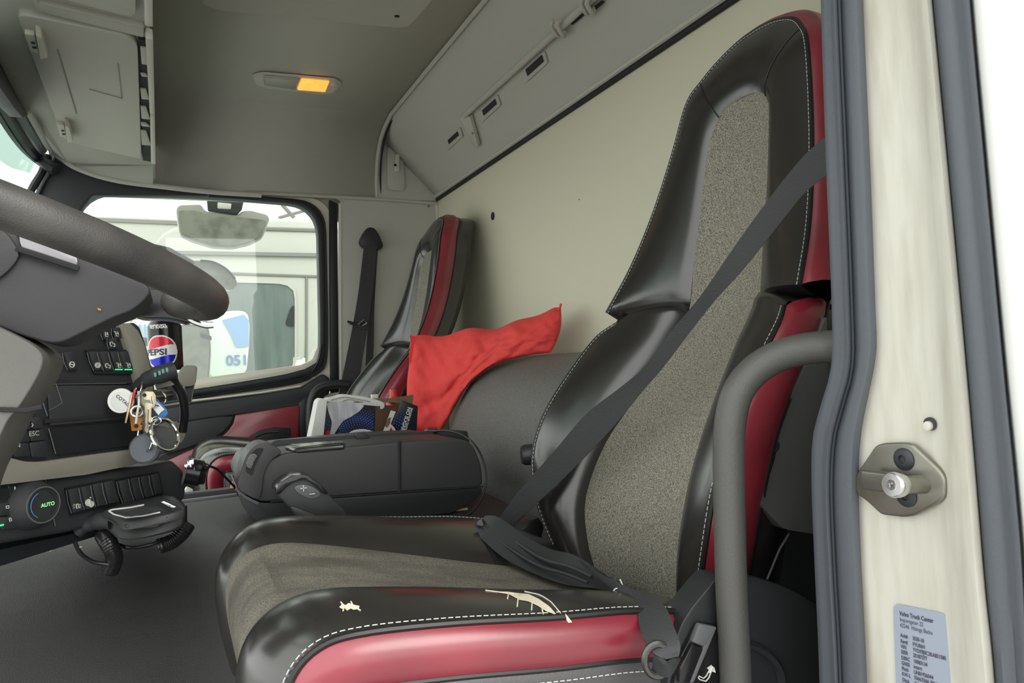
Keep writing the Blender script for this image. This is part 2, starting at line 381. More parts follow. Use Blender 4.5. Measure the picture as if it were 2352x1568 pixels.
# ---------------- cushion
CP = [(.235,.50,.712),(.235,.43,.755),(.235,.36,.773),(.235,.28,.783),(.235,.19,.796),(.233,.12,.802),(.230,.088,.797),(.227,.068,.778),(.224,.060,.745),(.220,.063,.70),(.216,.072,.65)]
CF = [(.095,.50,.700),(.095,.42,.722),(.100,.34,.742),(.107,.26,.763),(.113,.18,.784),(.118,.11,.799),(.121,.072,.795),(.124,.050,.777),(.127,.043,.745),(.129,.047,.70),(.130,.058,.65)]
n = 46
cp, cf = curve(CP, n), curve(CF, n)
rows = []
for p in cf:
    w = p.y-YC; rows.append([V((p.x, YC+w*a, p.z-.006*(1-a*a)*(1 if p.x > .08 else 0))) for a in [k/6-1 for k in range(13)]])
G().grid(rows).build('cushion_fabric', 'fabworn', SEAT)
cush = []
for sgn in (1, -1):
    a, b = (cp, cf) if sgn > 0 else (mir(cp), mir(cf))
    rws = []
    for i, (p, f) in enumerate(zip(a, b)):
        t = (a[min(i+1,n-1)]-a[max(i-1,0)]).normalized(); nn = (p-f).cross(t).normalized()
        ref = V((-1,0,0)) if p.z < .78 and p.x < .1 else V((0,0,1))
        if nn.dot(ref+V((-.3,0,.3))) < 0: nn = -nn
        rws.append([f.lerp(p, s_)+nn*.017*math.sin(PI*min(1,s_**.9))**.7 for s_ in (0,.08,.2,.36,.52,.68,.82,.93,1)])
    G().grid(rws).build('cushion_bolster', 'leather', SEAT, smooth=70); cush.append(rws)
for sgn in (1, -1):
    a = cp if sgn > 0 else mir(cp)
    rws = []; Q3 = []; inn = V((.29, 0, .62))
    for i, p in enumerate(a):
        t = (a[min(i+1,n-1)]-a[max(i-1,0)]).normalized(); nn = t.cross(V((0,1,0))).normalized()
        if nn.dot(V((inn.x-p.x, 0, inn.z-p.z))) < 0: nn = -nn
        d = .040; o = V((0, .010*sgn, 0))
        rws.append([p+o*.0, p+nn*d*.12+o*.8, p+nn*d*.4+o*1.3, p+nn*d*.75+o*1.2, p+nn*d+o*.6]); Q3.append(rws[-1][-1])
    G().grid(rws).build('cushion_red_band', 'red', SEAT, smooth=70)
    G().tube([p+V((0,.002*sgn,0)) for p in a], .0028, 7).build('cushion_piping', 'seam', SEAT); G().tube(Q3, .0025, 7).build('cushion_piping', 'seam', SEAT)
    st([r[-2].lerp(r[-1],.55)+V((-.0006,.0012*sgn,.0012)) for r in cush[0 if sgn > 0 else 1]])
    sk = [[q, q+V((0,.004*sgn,-.006)), V((.29+(q.x-.29)*.97, q.y+.004*sgn, min(q.z-.012,.72)*1.0)), V((.29+(q.x-.29)*.93, q.y-.004*sgn, .60)), V((.29+(q.x-.29)*.9, YC, .595))] for q in Q3]
    G().grid(sk).build('cushion_skirt', 'dskin', SEAT, smooth=60)
    st([q+V((0,.0055*sgn,-.008)) for q in Q3 if q.z > .63])
G().box((.30,YC,.60),(.40,.36,.06)).build('seat_pan', 'black', SEAT, bevel=.01)
G().prism([V((.12,YC-.16,.34)),V((.50,YC-.16,.34)),V((.46,YC-.14,.58)),V((.16,YC-.14,.58))], (0,.30,0)).box((.31,YC,.32),(.46,.38,.04)).build('suspension_base', 'black', SEAT, bevel=.008)
# ---- passenger's copy (before the driver's own wear is added)
SEAT2 = dup(SEAT, (.30, 2.185, .30), 'far passenger seat with pale fabric and red edging beside the wall belt', 'high-backed cab seats')
# ---- driver's extras: tears, lever, control pod
nb = cush[1]
def onb(i, s_, d=.0012):
    r = nb[int(max(0,min(n-1,i)))]; x = s_*8; k = min(7,int(x)); p = r[k].lerp(r[k+1], x-k); return p+V((0,0,d))
def pix_onb(px, py):
    best = None
    for i in range(n):
        for s10 in range(0, 81, 2):
            p = onb(i, s10/80)
            c = p-EYE; z = c.dot(f_); q = (W/2+F*c.dot(r_)/z, H/2-F*c.dot(u_)/z)
            d = (q[0]-px)**2+(q[1]-py)**2
            if best is None or d < best[0]: best = (d, i, s10/80)
    return best[1], best[2]
def drape(pxs):    # pixels of the photo to points lying on the near bolster
    out = []
    for a in pxs:
        r = ray(*a); i, s_ = pix_onb(*a); p = onb(i, s_, .0015); t = (p-EYE).dot(f_); out.append(EYE+r*t*.990)
    return out
from mathutils.bvhtree import BVHTree
_v = [p for r in nb for p in r]; _c = len(nb[0])
BV = BVHTree.FromPolygons(_v, [[i*_c+j, i*_c+j+1, (i+1)*_c+j+1, (i+1)*_c+j] for i in range(len(nb)-1) for j in range(_c-1)])
def hit(x, y, d=.0012):
    dr = ray(x, y).normalized(); h = BV.ray_cast(EYE, dr)
    return (h[0] if h[0] is not None else oY(x, y, .60))-dr*d
def tear(top, bot, *lines):
    g = G(); T_ = rs([V((a,b,0)) for a, b in top], 26); B2_ = rs([V((a,b,0)) for a, b in bot], 26)
    rows = [[hit(p.x+(q.x-p.x)*k/2, p.y+(q.y-p.y)*k/2) for k in range(3)] for p, q in zip(T_, B2_)]
    g.grid(rows); g.grid([[p+V((0,0,-.002)) for p in r] for r in rows])
    for l in lines: g.tube([hit(p.x, p.y, .0008) for p in rs([V((a,b,0)) for a, b in l], 10)], .0006, 5)
    g.build('foam_tear', 'foam', SEAT, label='torn leather showing pale foam')
tear([(1142,1358),(1165,1358),(1186,1361),(1195,1362),(1215,1364),(1238,1375),(1262,1392),(1277,1409)], [(1143,1360),(1168,1364),(1180,1370),(1192,1377),(1212,1380),(1236,1391),(1254,1403),(1275,1411)],
  [(1115,1355),(1145,1359),(1180,1364)], [(1205,1358),(1242,1366),(1266,1382),(1288,1408)], [(1168,1362),(1166,1374)], [(1190,1374),(1188,1392)], [(1222,1386),(1221,1400)], [(1245,1398),(1248,1410)])
tear([(779,1394),(786,1386),(795,1389),(800,1384),(812,1388),(826,1391)], [(786,1398),(791,1395),(797,1402),(806,1397),(812,1400),(824,1398)], [(783,1382),(791,1392),(788,1402)], [(806,1381),(812,1392),(828,1401)])
q = [oY(x,y,.549) for x, y in ((1300,1410),(1312,1425),(1320,1440),(1318,1452),(1310,1450),(1311,1440),(1303,1425))]
G().prism(q, (0,.002,0)).build('foam_tear', 'foam', SEAT)
# armrest-like shift lever beside the far edge of the cushion
LV = thing('gear_lever', oY(700,1190,1.09), 'black gear selector with oval plus and minus button beside the driver cushion', 'gear lever')
L = YS(1.08,(632,1127),(645,1112),(672,1096),(700,1092),(722,1100),(745,1125),(800,1180),(800,1215),(700,1215),(690,1195),(655,1155),(634,1138))
G().prism(rounded(L,.010,4), (0,.045,0)).build('grip', 'black', LV, bevel=.006, seg=3)
T = YS(1.075,(632,1130),(640,1112),(672,1092),(704,1090),(726,1102),(755,1132),(748,1136),(718,1108),(700,1100),(675,1106),(655,1120),(640,1138))
G().prism(rounded(T,.008,4), (0,.052,0)).build('glossy_cap', 'gloss', LV, bevel=.003, label='glossy black top')
T = rounded(YS(1.078,(675,1118),(690,1112),(718,1116),(738,1132),(733,1142),(712,1146),(690,1136),(678,1126)),.01,3)
G().prism(T, (0,.004,0)).build('shift_button', 'dashlite', LV, bevel=.0012)
g = G(); X, Z = V((1,0,0)), V((0,0,1))
a = oY(697,1121,1.076); g.box(a,(.009,.001,.0012)); g.box(a,(.0012,.001,.009)); a = oY(717,1134,1.076); g.box(a,(.008,.001,.0012)); g.build('button_marks', 'print', LV)
L = YS(1.07,(665,1163),(676,1163),(730,1185),(740,1200),(690,1200)); G().prism(rounded(L,.004,2), (0,.04,0)).build('lower_trigger', 'black', LV, bevel=.003)
# seat control pod by the sill (belongs to the seat)
pod = YS(.535,(1648,1325),(1590,1395),(1562,1440),(1545,1500),(1530,1600),(1700,1620),(1700,1325))
G().prism(rounded(pod,.006,3), (0,.03,0)).build('control_pod', 'black', SEAT, bevel=.006, seg=3)
pl = YS(.530,(1604,1428),(1568,1500),(1540,1600),(1648,1600),(1662,1500),(1655,1438))
G().prism(rounded(pl,.005,3), (0,.006,0)).build('control_panel', 'gloss', SEAT, bevel=.002)
g = G(); g.prism(YS(.526,(1608,1432),(1648,1440),(1618,1486),(1590,1474)), (0,.006,0), 0); g.build('recline_switch', 'dashlite', SEAT, bevel=.0015)
g = G(); g.prism(YS(.526,(1590,1478),(1617,1489),(1585,1568),(1560,1568),(1562,1535)), (0,.006,0)); g.build('seat_switch', 'gloss', SEAT, bevel=.0015)
g = G(); g.prism(YS(.527,(1634,1438),(1647,1441),(1594,1568),(1585,1568)), (0,.005,0)); g.build('bright_strip', 'dashlite', SEAT, bevel=.001)
g = G()
def line(g, ps, Y, r=.0006): g.tube(YS(Y,*ps), r, 5)
line(g, [(1604,1556),(1605,1552),(1616,1557),(1622,1552),(1630,1537),(1635,1534),(1634,1540),(1628,1556),(1621,1564),(1607,1560),(1604,1556)], .529)
line(g, [(1630,1545),(1637,1530)], .529, .0013)
g.prism(YS(.529,(1623,1533),(1634,1526),(1630,1540)), (0,-.0006,0)); g.prism(YS(.529,(1640,1532),(1643,1544),(1634,1541)), (0,-.0006,0))
g.build('recline_symbol', 'print', SEAT)
# recliner bracket and wheel-side cover behind the grab pole
br = YS(.585,(1900,720),(1862,812),(1775,1000),(1728,1095),(1737,1150),(1800,1215),(1905,1232),(1905,1000))
g = G(); g.prism(rounded(br,.008,3), (0,.05,0)); bk = g.build('recliner_cover', 'dashg', None, bevel=.008, seg=3); tag(bk, 'dark grey angled plastic bracket with round hole behind the red seat side', 'bracket')
G().tube(YS(.60,(1812,1226),(1790,1262),(1762,1330)), .0012, 6).build('edge_line', 'dashlite', bk)
G().disc(oY(1781,1024,.5835),(0,1,0),.006,.002).build('screw_hole', 'hole', bk)
cv = YS(.525,(1672,1318),(1710,1321),(1745,1327),(1800,1345),(1850,1370),(1905,1405),(1930,1650),(1660,1650))
g = G(); g.prism(cv, (0,.012,0)); cvo = g.build('sill_cover', 'black', None, bevel=.004); tag(cvo, 'black curved floor cover low behind the grab pole', 'floor cover')
arc = [(1700,1475),(1745,1490),(1780,1520),(1795,1560),(1790,1620)]
G().tube(YS(.523,*arc), .004, 6, smooth=16).build('raised_rib', 'black', cvo)
# ================================================================== cab shell
XR = .883; ZC = 1.80; YW = 2.50; FL = .30
struct(G().box((.15,1.45,FL-.02),(1.7,2.2,.04)).build('floor', 'black'))
struct(G().box((XR+.015,1.46,.95),(.03,2.12,1.30)).build('wall_rear', 'wall'))
rw_ = bpy.data.objects['wall_rear']
G().disc(oX(1131,496,XR-.002),(1,0,0),.012,.004).build('plug', 'black', rw_)
G().disc(oX(1330,458,XR-.0005),(1,0,0),.0018,.001,8).build('plug', 'hole', rw_)
G().tube([oX(1003,466,XR-.004),oX(1005,560,XR-.004)], .006, 8).build('corner_bead', 'trimlite', rw_)
# headliner : flat roof, curved down to the passenger side
prof = [(.38,ZC),(1.2,ZC),(2.15,ZC),(2.30,ZC-.006),(2.40,ZC-.035),(2.46,ZC-.085),(2.49,ZC-.15),(2.498,1.578)]
yz = cr([V((0,a,b)) for a, b in prof], 40)
g = G(); g.grid([[V((x,p.y,p.z)) for p in yz] for x in (-.03,.66)]); ce = g.build('ceiling', 'head', solid=-.02); struct(ce)
struct(G().box((.25,1.45,1.87),(1.35,2.2,.05)).build('ceiling', 'white'))
# seam rib between roof lining and the rear shelf
rib = [V((.662,p.y,p.z-.003)) for p in yz]
struct(G().tube(rib, .0065, 8).build('trim_1', 'trimgrey'))
struct(G().tube([V((.676,p.y,p.z-.001)) for p in yz], .003, 6).build('trim_2', 'hole'))
# rear overhead panel, slanting between roof and rear wall
rows = []
for y in [.38+i*(2.12)/24 for i in range(25)]:
    k = max(0,(y-2.40)/.10); rows.append([V((.668,y,ZC-.004)), V((.69,y,ZC-.024)), V((.775,y,1.690)), V((.868,y,1.598)), V((.884,y,1.578))])
for r in rows[-3:]:
    pass
sp = G().grid(rows).build('rear_shelf_panel', 'head', solid=-.012)
tag(sp, 'long grey slanted overhead panel between roof and rear wall', 'overhead panel')
NS = V((-1,0,-1)).normalized()
P0S = V((.775,0,1.690)); dS = V((.868-.69,0,1.598-1.776)); nS = V((dS.z,0,-dS.x)).normalized()
if nS.x > 0: nS = -nS
def oS(px, py, d=0): return oP(px, py, P0S+nS*d, nS)
struct(G().prism([V((.664,2.494,1.575)),V((.885,2.494,1.575)),V((.885,2.494,1.81)),V((.664,2.494,1.81))],(0,.02,0)).build('wall_right','head'))
struct(G().tube([V((.878,.40,1.579)),V((.878,2.49,1.579))], .006, 8).build('trim_3', 'hole'))
struct(G().tube([V((.872,.40,1.590)),V((.872,2.49,1.590))], .007, 8).build('trim_4', 'trimgrey'))
def vent(px, frame):
    g = G(); g.prism(rounded([oS(x,y,.0015) for x, y in frame],.005,3), nS*.003); f = g.build('vent_slot', 'head', sp)
    G().prism([oS(x,y,.006) for x, y in px], nS*.001).build('slot_opening', 'hole', f)
for cx, cy, ln, h in ((1228,150,50,16),(1124,246,40,13),(1041,316,30,10)):
    d = V((.66,-.60,0)); q = V((.30,.95,0))
    pp = [(cx+d.x*a*ln/.89*.5+q.x*b*h*.5, cy+d.y*a*ln/.89*.5+q.y*b*h*.5) for a, b in ((-1,-1),(1,-1),(1,1),(-1,1))]
    fr = [(cx+d.x*a*(ln+18)/.89*.5+q.x*b*(h+12)*.5+2, cy+d.y*a*(ln+18)/.89*.5+q.y*b*(h+12)*.5+2) for a, b in ((-1,-1),(1,-1),(1,1),(-1,1))]
    vent(pp, fr)
# rail with hook sliders
RL = thing('curtain_rail', oS(1230,140,.012), 'grey rail with clip hooks running along the overhead panel', 'rail')
G().tube([oS(1066,266,.012), oS(1430,-67,.012)], .008, 10).build('rail_tube', 'head', RL)
g = G(); g.prism(rounded([oS(*a,.003) for a in ((1062,262),(1085,262),(1104,330),(1096,334),(1086,322))],.004,2), nS*.012); g.disc(oS(1086,305,.017),nS,.004,.002,10,1); g.build('end_bracket', ['trimgrey','hole'], RL, bevel=.002)
for cx, cy in ((1284,62),(1352,12)):
    g = G()
    for sx in (-8, 6): g.tube([oS(cx+sx-6,cy-16,.026), oS(cx+sx-10,cy-2,.028), oS(cx+sx,cy+16,.024), oS(cx+sx+7,cy+20,.012), oS(cx+sx+4,cy+6,.012)], .0045, 8, smooth=14)
    g.build('clip_hook', 'trimgrey', RL)
for cx, cy in ((1325,38),(1372,8)):
    G().prism([oS(cx-16,cy+14,.004),oS(cx+10,cy-8,.004),oS(cx+18,cy-4,.004),oS(cx-8,cy+18,.004)], nS*.002).build('slot_opening', 'hole', RL)
# coat hook in its recess at the far corner
ck = G(); pr = rounded(YS(2.488,(888,335),(925,342),(930,440),(890,436)),.02,4); ck.prism(pr,(0,-.003,0)); co = ck.build('hook_plate','head',None,bevel=.001); tag(co,'grey coat hook on a recessed plate in the far upper corner','coat hook')
g = G(); g.prism(rounded(YS(2.483,(907,355),(916,356),(915,396),(904,396)),.004,2),(0,-.012,0)); g.build('hook', 'trimlite', co, bevel=.002)
G().disc(oY(908,379,2.4705),(0,-1,0),.005,.001,10).build('screw_hole', 'hole', co)
# passenger side : wall above/behind the door
def wallY(y, outer, inner=None, th=.02, name='wall_right', m='head', bev=0):
    g = G()
    if inner: g.ring(outer, inner, (0,th,0), 120)
    else: g.prism(outer, (0,th,0))
    return g.build(name, m, bevel=bev)
win_in = rounded([oY(a,b,YW) for a, b in ((90,640),(212,444),(470,452),(728,474),(735,800),(725,848),(430,897),(60,960))], [.05,.06,.2,.10,.12,.14,.05,.05], 6)
win_o1 = rounded([oY(a,b,YW) for a, b in ((30,640),(160,424),(470,440),(748,462),(756,800),(745,868),(430,920),(20,985))], [.05,.06,.2,.10,.12,.14,.05,.05], 6)
win_o2 = rounded([oY(a,b,YW) for a, b in ((10,640),(150,418),(470,435),(765,453),(776,800),(778,900),(430,935),(0,1000))], [.05,.06,.2,.10,.05,.05,.05,.05], 6)
fo = struct(G().ring(win_o1, win_in, (0,.03,0), 140).build('window_1', 'rubber2'))
G().ring([p+V((0,-.012,0)) for p in rounded([oY(a,b,YW) for a, b in ((40,640),(175,430),(470,440),(742,465),(747,800),(738,860),(430,912),(30,975))], [.05,.06,.2,.10,.12,.14,.05,.05], 6)], [p+V((0,-.012,0)) for p in win_in], (0,.012,0), 140).build('window_seal', 'rubber2', fo, bevel=.003)
G().ring([p+V((0,.012,0)) for p in win_o2], [p+V((0,.012,0)) for p in win_o1], (0,.03,0), 140).build('painted_frame', 'cream', fo)
G().prism(rounded(YS(YW-.014,(360,908),(455,892),(640,861),(700,848),(728,832),(735,800),(728,798),(716,826),(690,838),(455,869),(360,884)),.004,2), (0,.012,0)).build('lower_frame', 'cream', fo, bevel=.002)
G().prism([p+V((0,.022,0)) for p in win_in], (0,.003,0)).build('glass', 'glass', fo, smooth=20)
struct(G().prism(YS(YW-.004,(757,458),(775,466),(779,900),(760,905)), (0,.02,0)).build('trim_5', 'rubber2', bevel=.003))
struct(G().prism(YS(YW-.002,(778,466),(784,466),(786,900),(780,905)), (0,.02,0)).build('trim_6', 'cream', bevel=.001))
wr = struct(G().prism([V((.50,YW,1.585)),V((.90,YW,1.585)),V((.90,YW,.3)),V((.515,YW,.3))]+YS(YW,(784,900),(782,462)), (0,.03,0)).build('wall_right', 'head'))  # darker headliner colour on this wall stands in for its shade
struct(G().tube([oY(560,442,YW-.006)]+YS(YW-.006,(870,457),(1003,467)), .006, 8).build('trim_7', 'trimgrey'))
G().sphere(oY(984,473,YW-.004), .004, 10).build('screw', 'steel', wr)
# above the window, and the door below it
struct(G().prism([V((-.27,YW+.035,2.0)),V((.9,YW+.035,2.0)),V((.9,YW+.035,1.50)),V((.52,YW+.035,1.50)),V((.48,YW+.035,1.558)),V((-.20,YW+.035,1.560)),V((-.27,YW+.035,1.60))],(0,.02,0)).build('wall_right','trimlite'))
DR = bpy.data.objects.new('door_1', None); COL.objects.link(DR); DR.location = (.1,YW,.5); ORG['door_1'] = DR.location.copy(); struct(DR)
yb = YW-.02
G().prism([V((-.9,YW,.3)),V((.50,YW,.3))]+YS(YW,(757,930),(745,872),(690,893),(430,925),(0,985),(-300,1030)), (0,.03,0)).build('door_panel', 'black', DR)
G().prism(YS(yb,(380,938),(430,928),(600,905),(690,890),(742,858),(757,868),(757,905),(700,928),(688,932),(600,946),(500,958),(380,975)), (0,.02,0)).build('door_top_pad', 'dash', DR, bevel=.006, seg=3)
g = G(); g.prism(YS(yb-.002,(425,919),(500,911),(600,899),(690,884),(690,887),(600,902),(500,914),(425,923)), (0,.01,0)); g.build('chrome_line', 'cream', DR)
g = G(); g.tube(YS(yb+.006,(430,907),(560,890),(680,872),(715,855),(733,825),(738,790)), .004, 6, smooth=20); g.tube(YS(yb+.004,(430,914),(600,893),(700,874),(728,850)), .003, 6, smooth=20); g.build('window_channel', 'rubber2', DR)
rp = YS(yb-.004,(688,930),(687,1005),(640,1060),(380,1120),(380,1060),(430,1036),(500,1010),(524,990),(536,972),(541,953))
G().prism(rp, (0,.02,0)).build('red_insert', 'red', DR, bevel=.003)
pk = YS(yb-.003,(380,975),(500,957),(538,955),(533,972),(515,992),(490,1008),(430,1030),(380,1045)); G().prism(pk, (0,.02,0)).build('door_pocket', 'dash', DR, bevel=.006, seg=3)
sp_ = YS(yb-.008,(548,1035),(556,1018),(572,1003),(598,988),(632,981),(667,983),(667,1040)); sg = G().prism(sp_, (0,.02,0)).build('speaker_grille', 'rubber2', DR, bevel=.003)
G().tube(YS(yb-.010,(560,1035),(568,1018),(585,1003),(610,993),(640,991)), .004, 6, smooth=14).build('grille_rim', 'dash', sg)
G().prism(YS(yb-.002,(686,925),(708,905),(712,1010),(688,1010)),(0,.02,0)).build('door_edge', 'rubber2', DR, bevel=.003)
struct(G().box((.872,.69,.66),(.018,.52,.70)).build('trim_14', 'black'))
GH = G().tube(YS(2.44,(715,1030),(712,960),(716,915),(735,890),(775,882),(800,884)), .0145, 12, smooth=30).build('grab_rail', 'black'); tag(GH, 'black bent grab handle beside the far door edge', 'grab handle')
G().prism(YS(YW-.01,(745,905),(780,900),(775,1000),(745,1000)),(0,.01,0)).build('door_panel', 'trimlite', DR)
# A pillar far side, headliner edge, windshield
ap = [oY(a,b,2.44) for a, b in ((100,310),(235,385),(330,418),(480,437),(480,450),(212,447),(195,470),(90,640),(50,640),(85,418),(112,352))]
struct(G().prism(ap, (0,.04,0)).build('trim_8', 'dash', bevel=.006))
struct(G().tube(YS(2.43,(108,355),(96,395),(70,440),(20,560)), .010, 8, smooth=16).build('trim_9', 'rubber2'))
struct(G().tube(YS(2.43,(126,358),(112,395),(88,440),(40,560)), .005, 8, smooth=16).build('trim_10', 'dashlite'))
# front roof edge curving from the windshield top to the door top
zt = 1.60
front = [oZ(-140,-150,zt), oZ(-60,0,zt), oZ(0,125,zt), oZ(52,230,zt), oZ(92,305,zt)]+YS(2.40,(118,345),(175,385),(262,413),(370,428),(480,440),(600,448))
lin = cr(front, 60)
g = G(); g.tube(lin, .008, 10); 
struct(g.build('trim_11', 'head'))
k2 = min(range(60), key=lambda i: (lin[i]-oY(118,345,2.40)).length)
struct(G().tube([p+V((-.019,0,-.003)) for p in lin[:k2]], .0125, 10).build('trim_12', 'rubber'))
struct(G().tube([p+V((-.044,0,-.012)) for p in lin[:36]], .017, 8).build('trim_13', 'rubber2'))
lining = []
for p in lin: lining.append([p, V((max(p.x,-.03)*.5-.01, p.y*.97, 1.615)) if p.y > 1.9 else V((-.10,p.y,1.603)), V((-.0, min(p.y,2.42), 1.63))])
# windshield : glass, tinted band
wz = [(-.285,1.60),(-.36,1.42),(-.43,1.25),(-.50,1.02)]
k2 = min(range(60), key=lambda i: (lin[i]-oY(118,345,2.40)).length)
wt = [V((-.22,.45,1.59))]+[p+V((-.035,0,-.006)) for p in lin[:k2+1]]
wv_ = V((-.27,-.02,-.66))
g1 = G().grid([[p+wv_*t for p in wt] for t in (0,.5,1)]); 
g1.build('window_2', 'glass', smooth=20); struct(bpy.data.objects['window_2'])
pl0, nl = V((-.31,0,1.6)), V((1,0,.36))
tb = G().grid([[p+wv_*((.24-.15*i/(len(wt)-1))*t)+V((.003,0,0)) for i, p in enumerate(wt)] for t in (0,1)]).build('tinted_band', 'tint', bpy.data.objects['window_2'], smooth=20)
# wiper-ish dark sensor housing hanging at the windshield top
g = G(); g.prism(rounded([oP(a,b,V((-.292,0,1.6)),nl) for a, b in ((-60,90),(0,112),(10,180),(44,252),(40,262),(22,268),(0,246),(-60,170))],.01,3), (.02,0,0)); tag(g.build('sensor_housing', 'dash', bevel=.006), 'black sensor housing at the top edge of the windshield', 'sensor housing')
# ------------------------------------------------------------------ overhead console with the hatch
CO = thing('overhead_console', (-.14,1.6,1.6), 'grey overhead console with closed hatch above the windshield', 'overhead console')
zc = 1.59
def cz(x, y, d=0): return oZ(x, y, zc-d)
body = [cz(355,376),cz(338,0),cz(325,-120),V((-.26,.6,zc)),V((-.26,1.3,zc))]+[p+V((.012,0,-.01)) for p in lin[10:34]]
ro = [cz(355,376), oY(420,400,2.42), oY(600,430,2.45)]
bd = [cz(355,376,0),cz(346,90,0),cz(336,-120,0)]
k1 = max(i for i, p in enumerate(lin) if p.x < -.035)
G().prism([V((p.x,p.y,p.z if p.y > 1.9 and p.x < -.03 else min(zc,p.z))) for p in [cz(356,380),cz(336,-150),V((-.012,.45,zc)),V((-.22,.45,zc))]+lin[0:k1+1]+[V((-.024,2.47,1.575))]], (0,0,.21)).build('console_body', 'head', CO, bevel=.004)
lid = rounded([cz(37,32,.012),cz(300,84,.012),cz(316,105,.012),cz(325,366,.012),cz(170,330,.012),cz(145,318,.012)], [.02,.02,.02,.01,.02,.02], 4)
ld = G().prism(lid, (0,0,.014)).build('hatch_lid', 'trimgrey', CO, bevel=.003)
lid2 = rounded([cz(72,-20,.012),cz(300,40,.012),cz(312,32,.012),cz(312,-60,.012)], .01, 3)
G().prism(lid2, (0,0,.014)).build('hatch_lid', 'trimgrey', CO, bevel=.003)
G().prism([cz(318,90,.006),cz(336,94,.006),cz(350,372,.006),cz(328,368,.006)], (0,0,.007)).build('hinge_recess', 'hole', CO)
g = G()
for a, b in ((110,150),(170,178),(205,230),(245,275),(282,292),(300,335)): g.prism([cz(322,a,.010),cz(336,a+2,.010),cz(338+ (b-100)*.04,b,.010),cz(325,b-2,.010)], (0,0,.005))
g.build('hinge_strip', 'trimgrey', CO, bevel=.0015)
G().prism([cz(334,88,.018),cz(352,92,.018),cz(356,262,.018),cz(344,262,.018)], (0,0,.02)).build('edge_rail', 'trimlite', CO, bevel=.003)
G().prism([cz(345,268,.018),cz(356,268,.018),cz(358,378,.018),cz(347,376,.018)], (0,0,.02)).build('edge_rail', 'trimlite', CO, bevel=.003)
G().prism([cz(330,-60,.018),cz(350,-60,.018),cz(352,64,.018),cz(332,60,.018)], (0,0,.02)).build('edge_rail', 'trimlite', CO, bevel=.003)
G().prism([cz(30,-60,.010),cz(70,-10,.010),cz(82,26,.010),cz(330,88,.010),cz(332,64,.010),cz(90,8,.010),cz(64,-60,.010)], (0,0,.012)).build('cross_bar', 'trimgrey', CO, bevel=.003)
for (a, b) in ((84,98),(150,300)):
    s_ = 1 if b < 200 else .72
    g = G(); g.prism([cz(a-28*s_,b-20*s_,.020),cz(a-4*s_,b-16*s_,.020),cz(a+6*s_,b+26*s_,.020),cz(a-16*s_,b+20*s_,.020)], (0,0,.01)); g.prism([cz(a-2*s_,b-16*s_,.030),cz(a+12*s_,b-10*s_,.030),cz(a+26*s_,b+36*s_,.030),cz(a+8*s_,b+40*s_,.030)], (0,0,.02)); g.build('latch', 'trimlite', CO, bevel=.002)
    g = G(); g.disc(cz(a-8*s_,b,.021),(0,0,-1),.0035,.001,8); g.disc(cz(a-5*s_,b+11*s_,.021),(0,0,-1),.0035,.001,8); g.build('latch_hole', 'hole', CO)
g = G(); g.tube([cz(132,114,.0135),cz(175,262,.0135)], .0008, 5); g.tube([cz(270,146,.0135),cz(280,228,.0135)], .0006, 5); g.tube([cz(205,205,.0135),cz(280,226,.0135)], .0006, 5); g.build('lid_crease', 'dashlite', CO)
# roof hatch recess
HT = thing('roof_hatch', oZ(700,0,ZC), 'grey raised roof hatch panel with handle recess overhead', 'roof hatch')
hz = ZC-.012
G().prism(rounded([oZ(a,b,hz) for a, b in ((455,-60),(460,10),(500,26),(935,68),(990,8),(1030,-60))],.03,4), (0,0,.012)).build('hatch_frame', 'head', HT, bevel=.005)
G().prism(rounded([oZ(a,b,hz-.012) for a, b in ((530,-60),(560,-14),(600,0),(860,26),(890,6),(930,-60))],.03,4), (0,0,.012)).build('hatch_panel', 'head', HT, bevel=.006)
G().disc(oZ(912,38,hz-.001),(0,0,1),.006,.002,12).build('screw_hole', 'hole', HT)
# dome light
DL = thing('dome_light', oZ(680,188,ZC), 'oval roof lamp with its right half glowing amber', 'ceiling lamp')
zl = ZC-.002
base = rounded([oZ(a,b,zl) for a, b in ((576,170),(600,163),(770,178),(788,190),(770,208),(740,212),(610,196),(580,188))],.012,4)
G().prism(base, (0,0,-.010), taper=.93).build('lamp_base', 'trimlite', DL, bevel=.003)
G().prism([oZ(a,b,zl-.010) for a, b in ((604,172),(690,179),(680,203),(606,192))], (0,0,-.006), taper=.95).build('clear_lens', 'lens', DL, bevel=.002)
G().prism([oZ(a,b,zl-.010) for a, b in ((692,179),(757,185),(748,208),(682,203))], (0,0,-.006), taper=.95).build('amber_lens', 'amber', DL, bevel=.002, label='glowing amber lens')
G().disc(oZ(769,195,zl-.009),(0,0,-1),.010,.004,14).build('lamp_switch', 'trimgrey', DL, bevel=.001)
# far passenger belt on the wall
BL = thing('seat_belt', oY(850,540,YW-.02), 'black folded seat belt hanging from its anchor on the far wall', 'seat belt')
yy = YW-.035
G().prism(rounded(YS(yy,(845,521),(860,522),(872,540),(881,562),(878,572),(862,572),(835,568),(826,556),(833,538)),.01,3),(0,.03,0)).build('belt_anchor','black',BL,bevel=.005)
G().ribbon(YS(yy,(836,565),(822,680),(802,790),(775,920)), YS(yy,(866,566),(855,680),(838,790),(815,930)), .004).build('webbing','belt',BL)
G().ribbon(YS(yy+.015,(862,566),(850,700),(842,800),(838,900)), YS(yy+.015,(868,566),(860,700),(858,800),(852,900)), .003).build('webbing','belt',BL)
g = G(); g.tube(YS(yy-.008,(798,738),(812,742),(830,744)), .004, 6, mi=0); g.tube(YS(yy-.010,(822,745),(836,735),(842,742),(832,748)), .003, 6, mi=1); g.prism(YS(yy-.006,(800,742),(842,748),(846,758),(828,756)),(0,.004,0),0); g.build('belt_tongue',['black','chrome'],BL)
